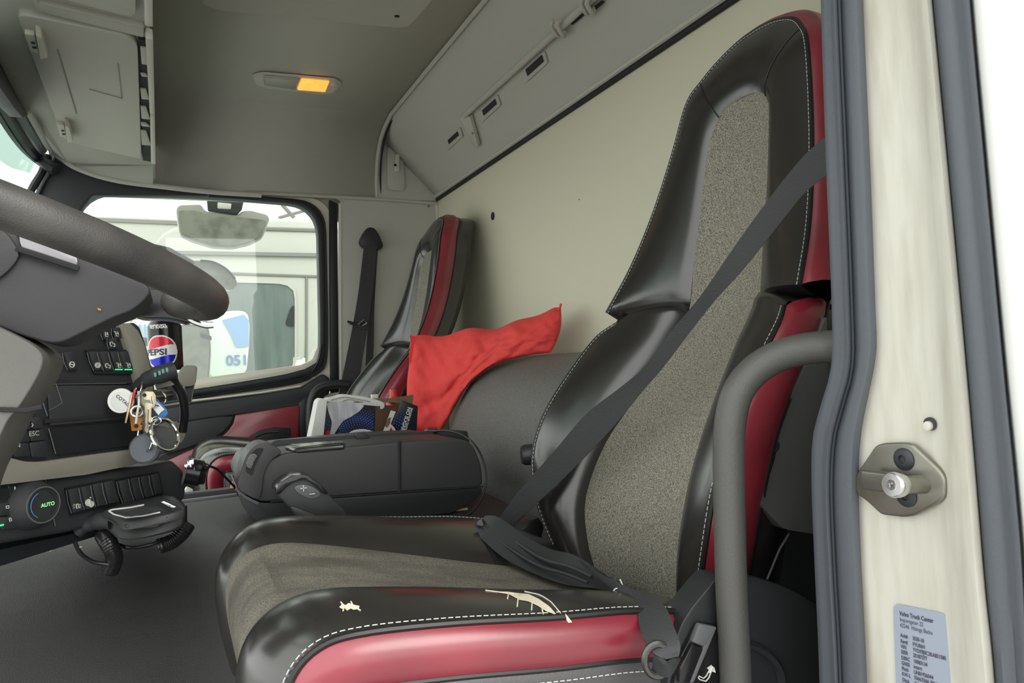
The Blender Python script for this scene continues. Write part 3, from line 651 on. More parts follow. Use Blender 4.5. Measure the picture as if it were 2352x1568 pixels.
# bench hump against the rear wall
BN = G(); pr = cr([V((x,0,z)) for x, z in ((XR,1.005),(.80,1.003),(.74,.990),(.685,.962),(.645,.915),(.615,.85),(.595,.78),(.585,.70),(.58,.60),(.58,.50))], 30)
ys = [1.10,1.2,1.4,1.6,1.68,1.73,1.75]
BN.grid([[V((p.x+(0 if y < 1.7 else .006 if y < 1.74 else .014), y, p.z-(0 if y < 1.7 else .003 if y < 1.74 else .012))) for p in pr] for y in ys])
BN.add([V((p.x+.014,1.75,p.z-.012)) for p in pr]+[V((XR,1.75,.5))], [list(range(30))+[30]])
bn = BN.build('engine_cover_hump', 'vinylg', smooth=60); tag(bn, 'rounded grey vinyl hump against the rear wall between the seats', 'padded cover')
# engine tunnel between the footwells
tp = cr([V((0,y,z)) for y, z in ((1.66,.30),(1.66,.68),(1.645,.735),(1.62,.748),(1.50,.745),(1.25,.738),(1.16,.725),(1.10,.700),(1.065,.64),(1.05,.50),(1.045,.30))], 40)
tp2 = cr([V((0,y,z)) for y, z in ((1.66,.30),(1.66,.68),(1.645,.735),(1.62,.748),(1.52,.748),(1.42,.742),(1.34,.72),(1.22,.655),(1.13,.56),(1.07,.44),(1.05,.30))], 40)
def kx(x): t = min(1,max(0,(.16-x)/.16)); return t*t*(3-2*t)
g = G(); g.grid([[V((x,p.y+(q.y-p.y)*kx(x),p.z+(q.z-p.z)*kx(x))) for p, q in zip(tp, tp2)] for x in [-.5+i*.04 for i in range(27)]]); tn = g.build('engine_tunnel', 'vinyl'); tag(tn, 'wide black grained vinyl engine tunnel below the dashboard', 'engine cover')
G().box((.0,1.652,.745),(.9,.012,.012)).build('tunnel_edge', 'dashlite', tn, bevel=.003)
# ================================================================== door jamb in the foreground
XJ = .46
def col(ps, ys):   # x of a boundary polyline at given pixel rows
    out = []
    for y in ys:
        for (x0,y0),(x1,y1) in zip(ps, ps[1:]):
            if y0 <= y <= y1 or (y1, x1) == ps[-1][::-1]: out.append(x0+(x1-x0)*(y-y0)/(y1-y0)); break
    return out
def sm(ps, n=60):
    q = cr([V((a,b,0)) for a, b in ps], n); return [(p.x,p.y) for p in q]
ysj = [-680+i*38 for i in range(72)]
def at(ps):
    q = sm(ps, 160); return [q[min(range(160), key=lambda i: abs(q[i][1]-y))][0]+0*y for y in ysj]
def interp(ps):
    q = sm(ps, 160); r = []
    for y in ysj:
        for a, b in zip(q, q[1:]):
            if a[1] <= y <= b[1]: r.append(a[0]+(b[0]-a[0])*(y-a[1])/(b[1]-a[1]+1e-9)); break
        else: r.append(q[-1][0] if y > q[-1][1] else q[0][0])
    return r
cin = interp([(1878,-320),(1885,0),(1898,400),(1910,700),(1909,840),(1882,940),(1866,1010),(1864,1120),(1871,1300),(1882,1568),(1893,2080)])
crg = interp([(1908,-320),(1916,0),(1933,400),(1945,700),(1946,840),(1921,940),(1904,1010),(1898,1120),(1905,1300),(1919,1568),(1935,2080)])
cot = interp([(1975,-320),(1985,0),(2002,400),(2013,700),(2016,800),(2003,880),(1986,960),(1976,1040),(1975,1150),(1981,1300),(1994,1568),(2012,2080)])
cj2 = interp([(2110,-320),(2140,0),(2178,400),(2215,800),(2241,1100),(2262,1350),(2284,1568),(2320,2080)])
cj3 = interp([(2212,-320),(2232,0),(2268,400),(2305,800),(2335,1100),(2352,1300),(2366,1568),(2400,2080)])
def lipX(x, y, X): return oX(x, y, X)
rows = []
for y, a, b, c in zip(ysj, cin, crg, cot):
    prf = [(a+2,.040),(a,.004),(a+(b-a)*.30,-.002),(a+(b-a)*.62,-.001),(b-7,-.006),(b-1,-.008),(b+5,-.006),(b+9,.003),(b+14,.004),(b+22,-.003),(b+(c-b)*.45,-.007),(b+(c-b)*.75,-.006),(c-6,-.002),(c,.008)]
    rows.append([oX(x,y,XJ+d) for x, d in prf])
s1 = G().grid(rows).build('door_seal', 'rubber', smooth=60); tag(s1, 'wide grey rubber door seal curving down the cream pillar, inner one', 'door seal')
rows = []
for y, c, d in zip(ysj, cot, cj2):
    rows.append([oX(c-10,y,XJ+.004), oX(c+(d-c)*.1,y,XJ+.004), oX(c+(d-c)*.3,y,XJ+.004), oX(c+(d-c)*.62,y,XJ+.004), oX(c+(d-c)*.74,y,XJ+.000), oX(c+(d-c)*.84,y,XJ-.008), oX(c+(d-c)*.93,y,XJ-.010), oX(d-3,y,XJ-.006), oX(d+5,y,XJ+.01)])
pj = struct(G().grid(rows).build('wall_left', 'dirty', smooth=60, solid=-.0))
rows = []
for y, a, b in zip(ysj, cj2, cj3):
    rows.append([oX(a+1,y,XJ+.006), oX(a+4,y,XJ-.002), oX(a+(b-a)*.25,y,XJ-.006), oX(a+(b-a)*.45,y,XJ-.004), oX(a+(b-a)*.62,y,XJ-.003), oX(a+(b-a)*.75,y,XJ-.010), oX(a+(b-a)*.92,y,XJ-.010), oX(b,y,XJ+.004)])
s2 = G().grid(rows).build('door_seal', 'rubber', smooth=60); tag(s2, 'dark outer rubber strip between the cream pillar and the white body edge', 'door seal')
rows = []
for y, a in zip(ysj, cj3):
    p = oX(a-2,y,XJ+.0)
    rows.append([p+V((.012,.0,0)), p, p+V((-.006,-.006,0)), p+V((-.008,-.016,0)), p+V((-.002,-.030,0)), p+V((.03,-.040,0)), p+V((.45,-.044,0))])
struct(G().grid(rows).build('wall_left', 'white', smooth=60))
struct(G().prism([V((.475,.40,-.3)),V((.90,.40,-.3)),V((.90,.40,2.1)),V((.475,.40,2.1))], (0,-.02,0)).build('wall_left', 'trimgrey'))
struct(G().prism([V((-.75,.36,1.86)),V((.95,.36,1.86)),V((.95,.36,2.05)),V((-.75,.36,2.05))], (0,.06,0)).build('wall_left', 'white'))
# striker
XS_ = XJ+.002
ST = thing('door_striker', oX(2075,1180,XS_), 'worn metal latch striker with round bolt on the cream pillar', 'door striker')
out = [(2036,1016),(2080,1014),(2103,1016),(2170,1078),(2183,1098),(2182,1136),(2168,1152),(2108,1183),(2085,1186),(2034,1180),(2002,1150),(1975,1130),(1974,1090),(2000,1052),(2020,1022)]
G().prism(rounded([oX(a,b,XS_) for a, b in out],.003,3), (-.005,0,0)).build('striker_plate', 'steel', ST, bevel=.0018, seg=3)
out2 = [(2046,1022),(2100,1024),(2160,1082),(2170,1098),(2170,1130),(2104,1172),(2042,1166),(2016,1110)]
for cx, cy in ((2078,1054),(2084,1138)):
    g = G(); c = oX(cx,cy,XS_-.0045); g.lathe([(.0078,0),(.0078,.0015),(.0062,.003),(.003,.0032),(.0026,.0012),(.0001,.001)],c,(-1,0,0),24); g.build('plate_screw','screw',ST)
g = G(); c0 = oX(2122,1112,XS_-.004); c1 = oX(2066,1113,XS_-.026)
g.tube([c0, c0.lerp(c1,.5), c1], .0062, 16, smooth=8); g.build('striker_bolt', 'steel', ST)
ax = (c1-c0).normalized()
g = G().lathe([(.0075,-.002),(.0085,.001),(.0085,.006),(.0075,.0075),(.0035,.0076),(.0032,.005),(.0001,.005)], c1, ax, 28); g.build('bolt_head', 'alu', ST)
g = G()
for k in range(6):
    a = PI*k/3; u = ax.orthogonal().normalized(); w = ax.cross(u); g.disc(c1+ax*.0072+(u*math.cos(a)+w*math.sin(a))*.0026, ax, .0010, .0006, 8)
g.build('torx_socket', 'steel', ST)
G().prism([oX(1975,1078,XS_-.018),oX(2062,1089,XS_-.024),oX(2062,1137,XS_-.024),oX(1978,1125,XS_-.018)], (.006,0,0)).build('striker_strap', 'steel', ST, bevel=.002, seg=3)
cap = G(); cap.lathe([(.0046,0),(.0044,.0012),(.0001,.0013)], oX(2137,973,XJ+.001), (-1,0,0), 16, 1); cap.lathe([(.0034,0),(.003,.003),(.0001,.0034)], oX(2136,977,XJ+.001), (-1,0,0), 16, 0); tag(cap.build('blanking_plug',['dirty','screw']), 'small cream plug in the pillar above the striker', 'plug')
# sticker
XT = XJ+.0032
sq = rounded([oX(a,b,XT) for a, b in ((2052,1384),(2175,1409),(2196,1425),(2205,1640),(2060,1600))],.006,4)
SK = G().prism(sq, (-.0004,0,0)).build('data_sticker', 'sticker'); tag(SK, 'blue-grey printed label of vehicle data at the foot of the cream pillar', 'sticker')
o0 = oX(2066,1403,XT-.0006); xd = (oX(2186,1430,XT-.0006)-oX(2066,1403,XT-.0006)); sc_px = xd.length/123; xd.normalize(); yd = (oX(2066,1403,XT)-oX(2073,1568,XT)).normalized()
g = G()
LN = [('Volvo Truck Center',0,15,.025),('Importgatan 22',13,14,0),('42246  Hisings Backa',26,14,0),('Ack#',48,13,.02),('Reg#',61,13,.02),('VIN',73,13,.02),('SSER',85,13,.02),('DSRC',98,13,.02),('GNSS',110,13,.02),('Plmb',122,13,.02),('KW-L',134,13,.02),('Däck',147,13,.02),('km/h',159,13,.02)]
V2 = ['3530-18','FYU06H','YV2X9J0C2KA851580','20187377','10083134','intern','UN01926044','5566/5566 3064','315/70R22.5','90']
for i, (t, dyy, sz, b) in enumerate(LN):
    p = o0+yd*(-dyy-9)*sc_px; g.text(t, p, xd*.72, yd, sz*sc_px*.92, .0003, 0, bold=b)
    if i >= 3: g.text(V2[i-3], p+xd*30*sc_px, xd*.70, yd, sz*sc_px*.92, .0003, 0, bold=b)
g.build('sticker_text', 'ink', SK, fix=False)
# grab pole
def pz(x, y, Y): return oY(x, y, Y)
pp = [oD(1960,792,.60)+V((.0,0,0)), oD(1915,795,.62), oD(1850,801,.635), oD(1790,817,.645), oD(1735,850,.65), oD(1695,900,.65), oD(1678,965,.65), oD(1674,1050,.65), oD(1676,1200,.65), oD(1680,1350,.65), oD(1690,1568,.65), oD(1702,1900,.65)]
GP = G().tube(pp, .0138, 20, smooth=80).build('grab_pole', 'pole', smooth=60); tag(GP, 'thick grey grab pole bending into the pillar in front of the driver seat', 'grab pole')
# ------------------------------------------------------------------ driver's belt
DB = thing('seat_belt', oY(1160,1195,1.02), 'black seat belt crossing the driver seat to its buckle sleeve', 'seat belt')
A_, B_ = V((.60,.53,1.19)), oD(1160,1195,1.06)
A_ = oY(1899,355,.535)
ta = (A_-EYE).dot(f_); tb_ = (B_-EYE).dot(f_)
def bt(x, y, dd=0):
    # depth along the straight run of the strap (perspective correct)
    s_ = (1899-x)/(1899-1160); t = 1/((1-s_)/ta+s_/tb_); return oD(x, y, t+dd)
up_ = [(1925,290),(1897,313),(1840,365),(1770,452),(1690,562),(1610,678),(1540,762),(1480,842),(1420,893),(1345,952),(1270,1040),(1200,1118),(1146,1190)]
lo_ = [(1925,380),(1900,401),(1846,446),(1786,520),(1708,618),(1640,693),(1578,772),(1520,848),(1470,905),(1400,990),(1318,1075),(1240,1150),(1176,1207)]
G().ribbon([bt(*p,-.004) for p in up_], [bt(*p,.004) for p in lo_], .0022, n=70).build('webbing', 'belt', DB)
def dd(l, d0, d1): n_ = len(l)-1; return [oD(a,b,1/((1-i/n_)/d0+(i/n_)/d1)) for i, (a,b) in enumerate(l)]
sl_u = [(1118,1187),(1150,1191),(1200,1228),(1262,1262),(1320,1276),(1366,1305),(1420,1350)]
sl_l = [(1088,1216),(1112,1243),(1160,1284),(1225,1318),(1300,1344),(1370,1354),(1416,1366)]
G().ribbon(dd(sl_u,1.03,.86), dd(sl_l,1.02,.835), .006, n=40).build('buckle_sleeve', 'black', DB)
g = G(); a = [(1130,1203),(1190,1248),(1250,1285),(1310,1302),(1360,1325)]
g.tube([p for p in dd(a,1.005,.84)], .0028, 6, smooth=24); a = [(1112,1212),(1175,1262),(1240,1300),(1300,1318),(1350,1338)]; g.tube(dd(a,1.0,.83), .0022, 6, smooth=24); g.build('sleeve_rib', 'dash', DB)
G().lathe([(.0062,0),(.0062,.002),(.004,.003),(.0001,.0026)], oD(1105,1203,1.01), (-.2,-1,.2), 18).build('rivet', 'gloss', DB)
lp_u = [(1330,1285),(1380,1318),(1440,1348),(1500,1372),(1530,1398),(1548,1440),(1562,1480),(1558,1505)]
lp_l = [(1345,1300),(1400,1345),(1438,1372),(1462,1400),(1470,1440),(1480,1470),(1500,1500),(1530,1512)]
G().ribbon([oD(a,b,t) for (a,b), t in zip(lp_u,(.86,.79,.715,.665,.64,.618,.604,.602))], [oD(a,b,t) for (a,b), t in zip(lp_l,(.84,.76,.70,.655,.63,.615,.603,.60))], .003, n=40).build('lap_webbing', 'belt', DB)
g = G(); rc = oD(1510,1515,.605); g.tube([rc+V((math.cos(a)*.0105, math.cos(a)*-.003, math.sin(a)*.013)) for a in [2*PI*k/24 for k in range(24)]], .0032, 8, closed=True); g.build('anchor_ring', 'dark_metal', DB, label='dark metal anchor ring')
G().ribbon([oD(1505,1500,.603),oD(1530,1522,.595),oD(1550,1512,.60)], [oD(1500,1540,.608),oD(1535,1550,.60),oD(1560,1510,.605)], .004, n=16).build('webbing_loop', 'belt', DB)
g = G(); g.tube([oD(1407,1361,.73),oD(1412,1353,.73),oD(1420,1352,.73)]+[oD(1431,1368,.73),oD(1424,1370,.73),oD(1408,1364,.73)], .0007, 5, smooth=16); g.tube([oD(1424,1330,.73),oD(1430,1345,.73),oD(1431,1368,.73)], .0008, 5, smooth=10)
lt = g.build('loose_thread', 'paper'); tag(lt, 'loose pale thread sticking up from the cushion seam under the belt', 'thread')
# buckle stalk behind
bs = G().prism(YS(1.04,(1190,1222),(1215,1195),(1240,1186),(1252,1210),(1240,1262),(1215,1245)), (0,.03,0)).build('belt_buckle', 'black', None, bevel=.005); tag(bs, 'black buckle stalk between seat cushion and backrest', 'buckle')
kn = G().lathe([(.016,0),(.016,.02),(.013,.026),(.0001,.027)], oY(1236,1042,1.02), (-1,.3,0), 20).build('backrest_knob', 'black', SEAT)
# ------------------------------------------------------------------ cool box between the seats
CB = thing('console_box', (.28,1.35,.748), 'black leatherette cool box with handle groove between the seats', 'storage box')
yf = 1.22
def CBx(px, py): return oY(px, py, yf)
fr = YS(yf,(545,1128),(560,1075),(580,1042),(640,1020),(760,1013),(900,1006),(1060,1003),(1092,1030),(1113,1075),(1116,1105),(1098,1142),(1040,1176),(800,1200),(640,1212),(598,1205),(560,1172))
upf = rounded(YS(yf,(545,1122),(556,1085),(575,1062),(615,1056),(650,1040),(810,1024),(916,1014),(1057,1007),(1086,1018),(1106,1066),(1110,1118),(918,1130),(780,1140),(620,1152),(592,1152)), .012, 4)
lof = rounded(YS(yf,(545,1130),(592,1154),(620,1155),(780,1143),(918,1133),(1112,1119),(1096,1145),(1040,1178),(800,1202),(640,1214),(598,1206),(562,1172)), .012, 4)
G().prism(upf, (0,.27,0), taper=.97).build('box_body', 'cool', CB, bevel=.012, seg=4)
G().prism(lof, (0,.27,0), taper=.97).build('box_base', 'black', CB, bevel=.010, seg=4)
G().tube(YS(yf-.001,(542,1122),(565,1142),(593,1156)), .0025, 6).build('trim_line', 'dashlite', CB)
g = G(); g.tube(YS(yf-.0005,(916,1012),(917,1060),(917,1131)), .0022, 6); g.tube(YS(yf-.0008,(921,1012),(921,1060),(921,1131)), .0008, 6); g.tube(YS(yf-.001,(620,1152),(780,1140),(917,1131),(1110,1117)), .0012, 6); g.build('cover_seam', 'hole', CB)
# raised corner handle with slot
hc = YS(yf-.006,(542,1120),(552,1088),(562,1052),(578,1028),(602,1016),(630,1023),(652,1038),(622,1056),(606,1088),(602,1125),(596,1150),(568,1138))
G().prism(rounded(hc,.010,4), (0,.08,0)).build('corner_handle', 'cool', CB, bevel=.005, seg=4)
G().prism(rounded(YS(yf-.0075,(564,1082),(567,1062),(577,1040),(592,1028),(607,1030),(597,1048),(586,1070),(580,1092),(574,1090)),.003,3), (0,.004,0)).build('handle_slot', 'hole', CB)
G().prism(rounded(YS(yf-.010,(565,1062),(572,1046),(582,1040),(592,1046),(584,1058),(577,1078),(566,1072)),.003,3), (0,.006,0)).build('handle_tab', 'vinylg', CB, bevel=.002)
# tray rim on top
g = G(); zt2 = .880
top = [oY(625,1020,yf+.02), oY(640,1008,yf+.2), oY(840,998,yf+.22), oY(1080,990,yf+.2)]
G().prism(YS(yf+.14,(618,1020),(636,1011),(800,1001),(1050,988),(1075,990),(1080,1020),(620,1036)), (0,.02,0)).build('tray_rim', 'dash', CB, bevel=.003)
G().prism(YS(yf+.12,(818,996),(840,994),(852,1004),(845,1018),(828,1018),(820,1006)), (0,.012,0)).build('lid_hinge', 'dash', CB, bevel=.003)
ph = G(); pq = [oZ(a,b,.893) for a, b in ((655,1024),(668,1017),(780,1011),(794,1014),(792,1021),(680,1030))]
ph.prism([p for p in pq], (0,0,-.007)); PH = ph.build('phone', 'gloss', bevel=.003); tag(PH, 'black phone with a glaring screen lying on top of the cool box', 'phone')
G().prism([oZ(a,b,.8935) for a, b in ((670,1021),(780,1013),(788,1015),(690,1026))], (0,0,.0006)).build('screen', 'mirrorgl', PH)
# cables
cbL = G().tube([oD(995,990,1.42),oD(1030,989,1.38),oD(1070,1003,1.34),oD(1100,1035,1.30),oD(1116,1085,1.28),oD(1112,1130,1.27),oD(1090,1170,1.27),oD(1050,1196,1.28)], .0018, 8, smooth=50).build('charging_cable', 'rubber2'); tag(cbL, 'thin black charging cable looping around the end of the cool box', 'cable')
g = G().tube([oD(975,989,1.43),oD(984,989,1.43)], .003, 8); g.build('metal_plug', 'chrome', cbL); G().tube([oD(984,989,1.43),oD(1003,991,1.42)], .0048, 8).build('plug_sleeve', 'gloss', cbL)
pb = G().prism(YS(1.235,(1030,1178),(1058,1168),(1076,1166),(1074,1180),(1040,1194),(1032,1194)), (0,.01,0)).build('crumpled_wrapper', 'foam', bevel=.002); tag(pb, 'pale crumpled wrapper tucked under the end of the cool box', 'wrapper')
# ------------------------------------------------------------------ carton and litter behind the box
yc_ = 1.62
KT = thing('drinks_carton', oY(850,1000,yc_), 'open black and blue drinks carton standing behind the cool box', 'carton')
g = G(); fp = YS(yc_,(740,1010),(751,922),(863,932),(856,1040),(742,1040)); g.prism(fp, (0,.0015,0)); g.build('front_panel', 'cardblk', KT)
g = G(); g.prism(YS(yc_+.06,(815,920),(870,930),(915,932),(880,1040),(812,1040)), (0,.002,0)); g.prism([oY(863,932,yc_),oY(912,934,yc_+.06),oY(890,1040,yc_+.06),oY(858,1040,yc_)], (.001,.001,0)); g.prism([oY(812,924,yc_+.01),oY(828,916,yc_+.05),oY(905,916,yc_+.07),oY(920,924,yc_+.02)], (0,0,.0015)); g.prism(YS(yc_+.07,(880,917),(950,906),(946,940),(900,928)), (0,.002,0)); g.build('inner_card', 'card', KT)
sp3 = [(893,1000),(922,919),(960,932),(957,992),(940,1004)]
ys3 = yc_+.01
FLp = G().prism(rounded(YS(ys3,*sp3),.004,3), (0,.002,0)).build('side_flap', 'cardblk', KT, bevel=.0005)
g = G(); g.prism(YS(ys3-.002,(877,998),(898,942),(909,945),(897,974),(900,975),(911,996)), (0,.0015,0)); g.build('torn_edge', 'paper', KT)
G().prism(YS(ys3-.0035,(884,978),(892,960),(898,958),(896,972),(889,982)),(0,.001,0)).build('card_tear', 'card', KT)
g = G(); g.tube(YS(ys3-.003,(896,976),(904,983),(911,996)), .0022, 6, smooth=8); g.prism(YS(ys3-.003,(891,996),(898,981),(906,996)), (0,-.0006,0), 1); g.build('logo_arc', ['paper','canred'], KT)
def dots(g, Y, region, cx, cy, r0, r1, n_r, da):
    for i in range(n_r):
        r = r0+(r1-r0)*i/(n_r-1); m = int(2*PI*r/da)
        for k in range(m):
            a = 2*PI*(k+.5*(i % 2))/m; x, y = cx+r*math.cos(a), cy+r*math.sin(a)
            if region(x, y):
                s_ = 1-abs(i-n_r*.42)/(n_r*.62)
                if s_ > .12: g.disc(oY(x,y,Y), (0,-1,0), .0016*s_+.0003, .0003, 8)
g = G(); dots(g, yc_, lambda x, y: 779 < x < 858 and 938 < y < 1000 and y > 936+.05*(x-760) and (x-779)*1.1 > (968-y), 822, 1010, 26, 78, 12, 6.2); dots(g, yc_, lambda x, y: 742 < x < 758 and 950 < y < 1000, 822, 1010, 26, 90, 12, 6.2)
g.build('blue_dots', 'blue', KT)
g = G(); dots(g, ys3, lambda x, y: 905 < x < 928 and 940 < y < 990 and x > 905+(975-y)*.35-4, 895, 1010, 20, 78, 10, 6); g.build('blue_dots', 'blue', KT)
g = G(); g.tube(YS(yc_-.001,(799,1000),(812,992),(830,989),(845,991),(854,994)), .004, 6, smooth=16); g.build('logo_arc', 'paper', KT)
xd_ = (oY(930,986,ys3)-oY(946,934,ys3)).normalized(); yd_ = V((-xd_.z,0,xd_.x)); yd_ = -yd_ if yd_.x < 0 else yd_
g = G(); p = oY(937,934,ys3-.0006); L0 = (oY(930,986,ys3)-oY(946,934,ys3)).length
g.text('NO SUGAR', p, xd_, yd_, L0/4.9, .0004, 0, bold=.03); g.text('MAXIMUM TASTE', p+yd_*L0*.15, xd_, yd_, L0/8.0, .0004, 0, bold=.03); g.build('carton_text', 'paper', KT, fix=False)
pb = G(); a = YS(yc_-.03,(712,1012),(730,921),(738,914),(752,917),(742,1012)); pb.prism(rounded(a,.004,3), (0,.05,0))
PB = pb.build('paper_cup_sleeve', 'paper', bevel=.004); PB.name = 'paper_roll'; tag(PB, 'white paper roll standing at the left end of the drinks carton', 'paper roll')
# crumpled white film
pf = G().prism(rounded(YS(yc_+.012,(742,926),(752,914),(772,912),(790,905),(812,907),(835,910),(858,915),(884,924),(884,940),(742,940)),.008,4), (0,.05,0)).build('plastic_bag', 'paper', bevel=.008, seg=3); tag(pf, 'crumpled white plastic bag spilling over the drinks carton', 'plastic bag')
g = G(); g.tube(YS(yc_+.010,(760,918),(790,912),(820,916),(850,922)), .0012, 6, smooth=14); g.tube(YS(yc_+.010,(775,926),(800,917),(826,922)), .0010, 6, smooth=14); g.build('bag_crease', 'outw', pf)
vn = [(758,925),(800,924),(838,931),(818,950),(790,968),(778,975),(772,992),(762,1004),(752,996),(757,960)]
bg_ = G().prism(rounded(YS(yc_-.006,(750,924),(790,921),(838,930),(826,944),(806,957),(788,966),(774,986),(764,1004),(757,1000),(763,970),(754,945)),.006,4), (0,.003,0)).build('bag_fold', 'mirrorgl', pf)
bg_.data.materials[0] = mat('clear_film', (.50,.52,.56), .25, col2=(.70,.71,.73), nscale=28, lo=.4, hi=.6, stretch=(2,1,.5))
G().prism(rounded(YS(yc_-.009,(744,1006),(749,990),(756,986),(758,994),(754,1006)),.003,3), (0,.002,0)).build('red_print', 'canred', pf)
RB = G(); ax = (0,0,1); RB.lathe([(.018,-.16),(.019,-.04),(.018,-.02),(.010,-.006),(.0085,.0),(.0085,.010),(.007,.013),(.0001,.014)], oY(903,906,yc_+.10), ax, 20); tag(RB.build('sauce_bottle', 'kred'), 'bright red bottle cap poking up behind the carton', 'bottle')
WB = G().box(oY(860,911,yc_+.10), (.016,.012,.012)).build('white_cap', 'paper', bevel=.002); tag(WB, 'small white clip standing behind the carton', 'clip')
# ------------------------------------------------------------------ pillow
tpx = [(948,772),(990,772),(1040,764),(1090,755),(1140,752),(1190,738),(1235,720),(1268,712),(1288,702)]
bpx = [(952,996),(985,992),(1015,985),(1042,940),(1072,888),(1118,848),(1165,828),(1215,816),(1266,810)]
tdd = [1.92,1.92,1.90,1.87,1.84,1.80,1.77,1.74,1.72]
n = 84
top_ = cr([oD(*p,d) for p, d in zip(tpx, tdd)], n); bot_ = cr([oD(*p,d-.02) for p, d in zip(bpx, tdd)], n)
def pil(side_):
    rows = []
    for i in range(n):
        u = i/(n-1); rr = []
        for j in range(25):
            v = j/24; p = top_[i].lerp(bot_[i], v)+r_*(.010*math.sin(PI*v)*(max(0,u-.75)*4)-.018*math.sin(PI*v**1.3)*max(0,.2-u)*5)
            e = (math.sin(PI*u)**.45)*(math.sin(PI*v)**.5)
            wr_ = (.010*abs(math.sin(19*u+7*v+3*noise.noise(V((u*5,v*4,5)))))**.6*math.exp(-((v-.18)/.30)**2)-.012*math.exp(-((v-.62+.5*(u-.3)+.08*noise.noise(V((u*7,0,1))))/.035)**2)*math.exp(-((u-.28)/.30)**2)-.010*math.exp(-((v-.42-.35*(u-.35))/.04)**2)*math.exp(-((u-.45)/.25)**2)+.017*noise.noise(V((u*6,v*2.2,3)))+.012*noise.noise(V((u*17-v*6,v*5,7)))+.006*abs(math.sin(9*(u+v*.8)+4*noise.noise(V((u*3,v*3,9)))))*v)*e**.5
            nn = (p-EYE).normalized()*-1
            sg_ = V((0,0,.004*math.sin(u*23)*(1-v)))
            rr.append(p+nn*((.050*e+wr_) if side_ > 0 else -.020*e)+sg_)
        rows.append(rr)
    return rows
g = G(); g.grid(pil(1)); g.grid(pil(-1))
PW = g.build('pillow', 'pillow', subs=1, smooth=80); tag(PW, 'crumpled bright red pillow draped over the grey hump', 'pillow')
g = G(); g.tube([oD(1284,712,1.71),oD(1287,704,1.70),oD(1289,697,1.70)], .0028, 5); sd = [top_[0].lerp(bot_[0], j/12)+V((.003*math.sin(j*1.9),-.012,0)) for j in range(13)]; g.ribbon(sd, [p+V((-.012,0,.002*math.cos(j*2.3))) for j, p in enumerate(sd)], .002, n=36); g.build('pillow_flange', 'pillow', PW)
# ================================================================== dashboard
ND = V((1,-1,0)).normalized(); P0D = V((.02,1.31,0)); DD = V((1,1,0)).normalized()
def dp(x, y, d=0): return oP(x, y, P0D+ND*d, ND)
def D_(ps, d=0): return [dp(a,b,d) for a, b in ps]
DS = thing('dashboard', (-.1,1.2,.78), 'dark curved dashboard with switch rows, storage slot and grey-beige band', 'dashboard')
back = -ND*.14
G().prism(D_([(-260,560),(120,600),(285,742),(300,800),(325,880),(338,960),(345,1050),(-260,1130)],-.004), back).build('centre_panel', 'dash', DS, bevel=.004)
# wider lower body
G().prism(D_([(-260,1100),(0,1112),(345,1068),(400,1056),(424,1080),(430,1130),(424,1152),(300,1185),(160,1222),(0,1250),(-260,1285)],-.002), back).build('lower_panel', 'dash', DS, bevel=.010, seg=4)
G().prism(D_([(-260,1250),(0,1262),(170,1225),(330,1190),(430,1160),(430,1200),(240,1225),(0,1300),(-260,1340)],-.02), back).build('kick_panel', 'rubber2', DS)
# beige band
G().prism(rounded(D_([(-120,1020),(20,1050),(60,1060),(100,1060),(200,1046),(320,1030),(330,1062),(200,1090),(0,1114),(-120,1122)],.008),.004,3), -ND*.03).build('beige_band', 'beige', DS, bevel=.003)
G().prism(rounded(D_([(355,1060),(420,1015),(428,1000),(426,985),(408,965),(385,975),(352,1040)],.030),.004,2), -ND*.02+V((0,0,0))).build('beige_wing', 'beige', DS, bevel=.004)
G().prism(rounded(D_([(280,742),(300,742),(318,760),(332,790),(347,850),(352,900),(346,1000),(322,880),(300,800)],.010),.002,2), -ND*.05).build('beige_upright', 'beige', DS, bevel=.003)
G().prism(D_([(308,738),(322,750),(336,790),(352,850),(358,905),(350,940),(345,880),(330,800)],.0), -ND*.08).build('upright_side', 'dash', DS, bevel=.004)
# storage slots
G().prism(rounded(D_([(112,984),(310,968),(330,1018),(128,1044)],.0),.004,2), ND*.0015).build('storage_slot', 'rubber2', DS)
G().prism(D_([(106,884),(300,884),(300,962),(112,978)],-.002), ND*.004).build('drawer_front', 'dash', DS, bevel=.003)
g = G()
for a in ([(118,882),(290,880)],[(97,920),(109,955)],[(128,880),(143,925),(112,943)],[(112,984),(128,1042)]): g.tube([dp(x,y,.0025) for x, y in a], .0007, 5)
g.build('panel_edge', 'dashlite', DS)
g = G(); g.tube([dp(x,y,.001) for x, y in ((104,968),(300,950),(318,945))], .003, 6); g.tube([dp(x,y,.001) for x, y in ((118,878),(300,878))], .0022, 6); g.build('panel_gap', 'hole', DS)
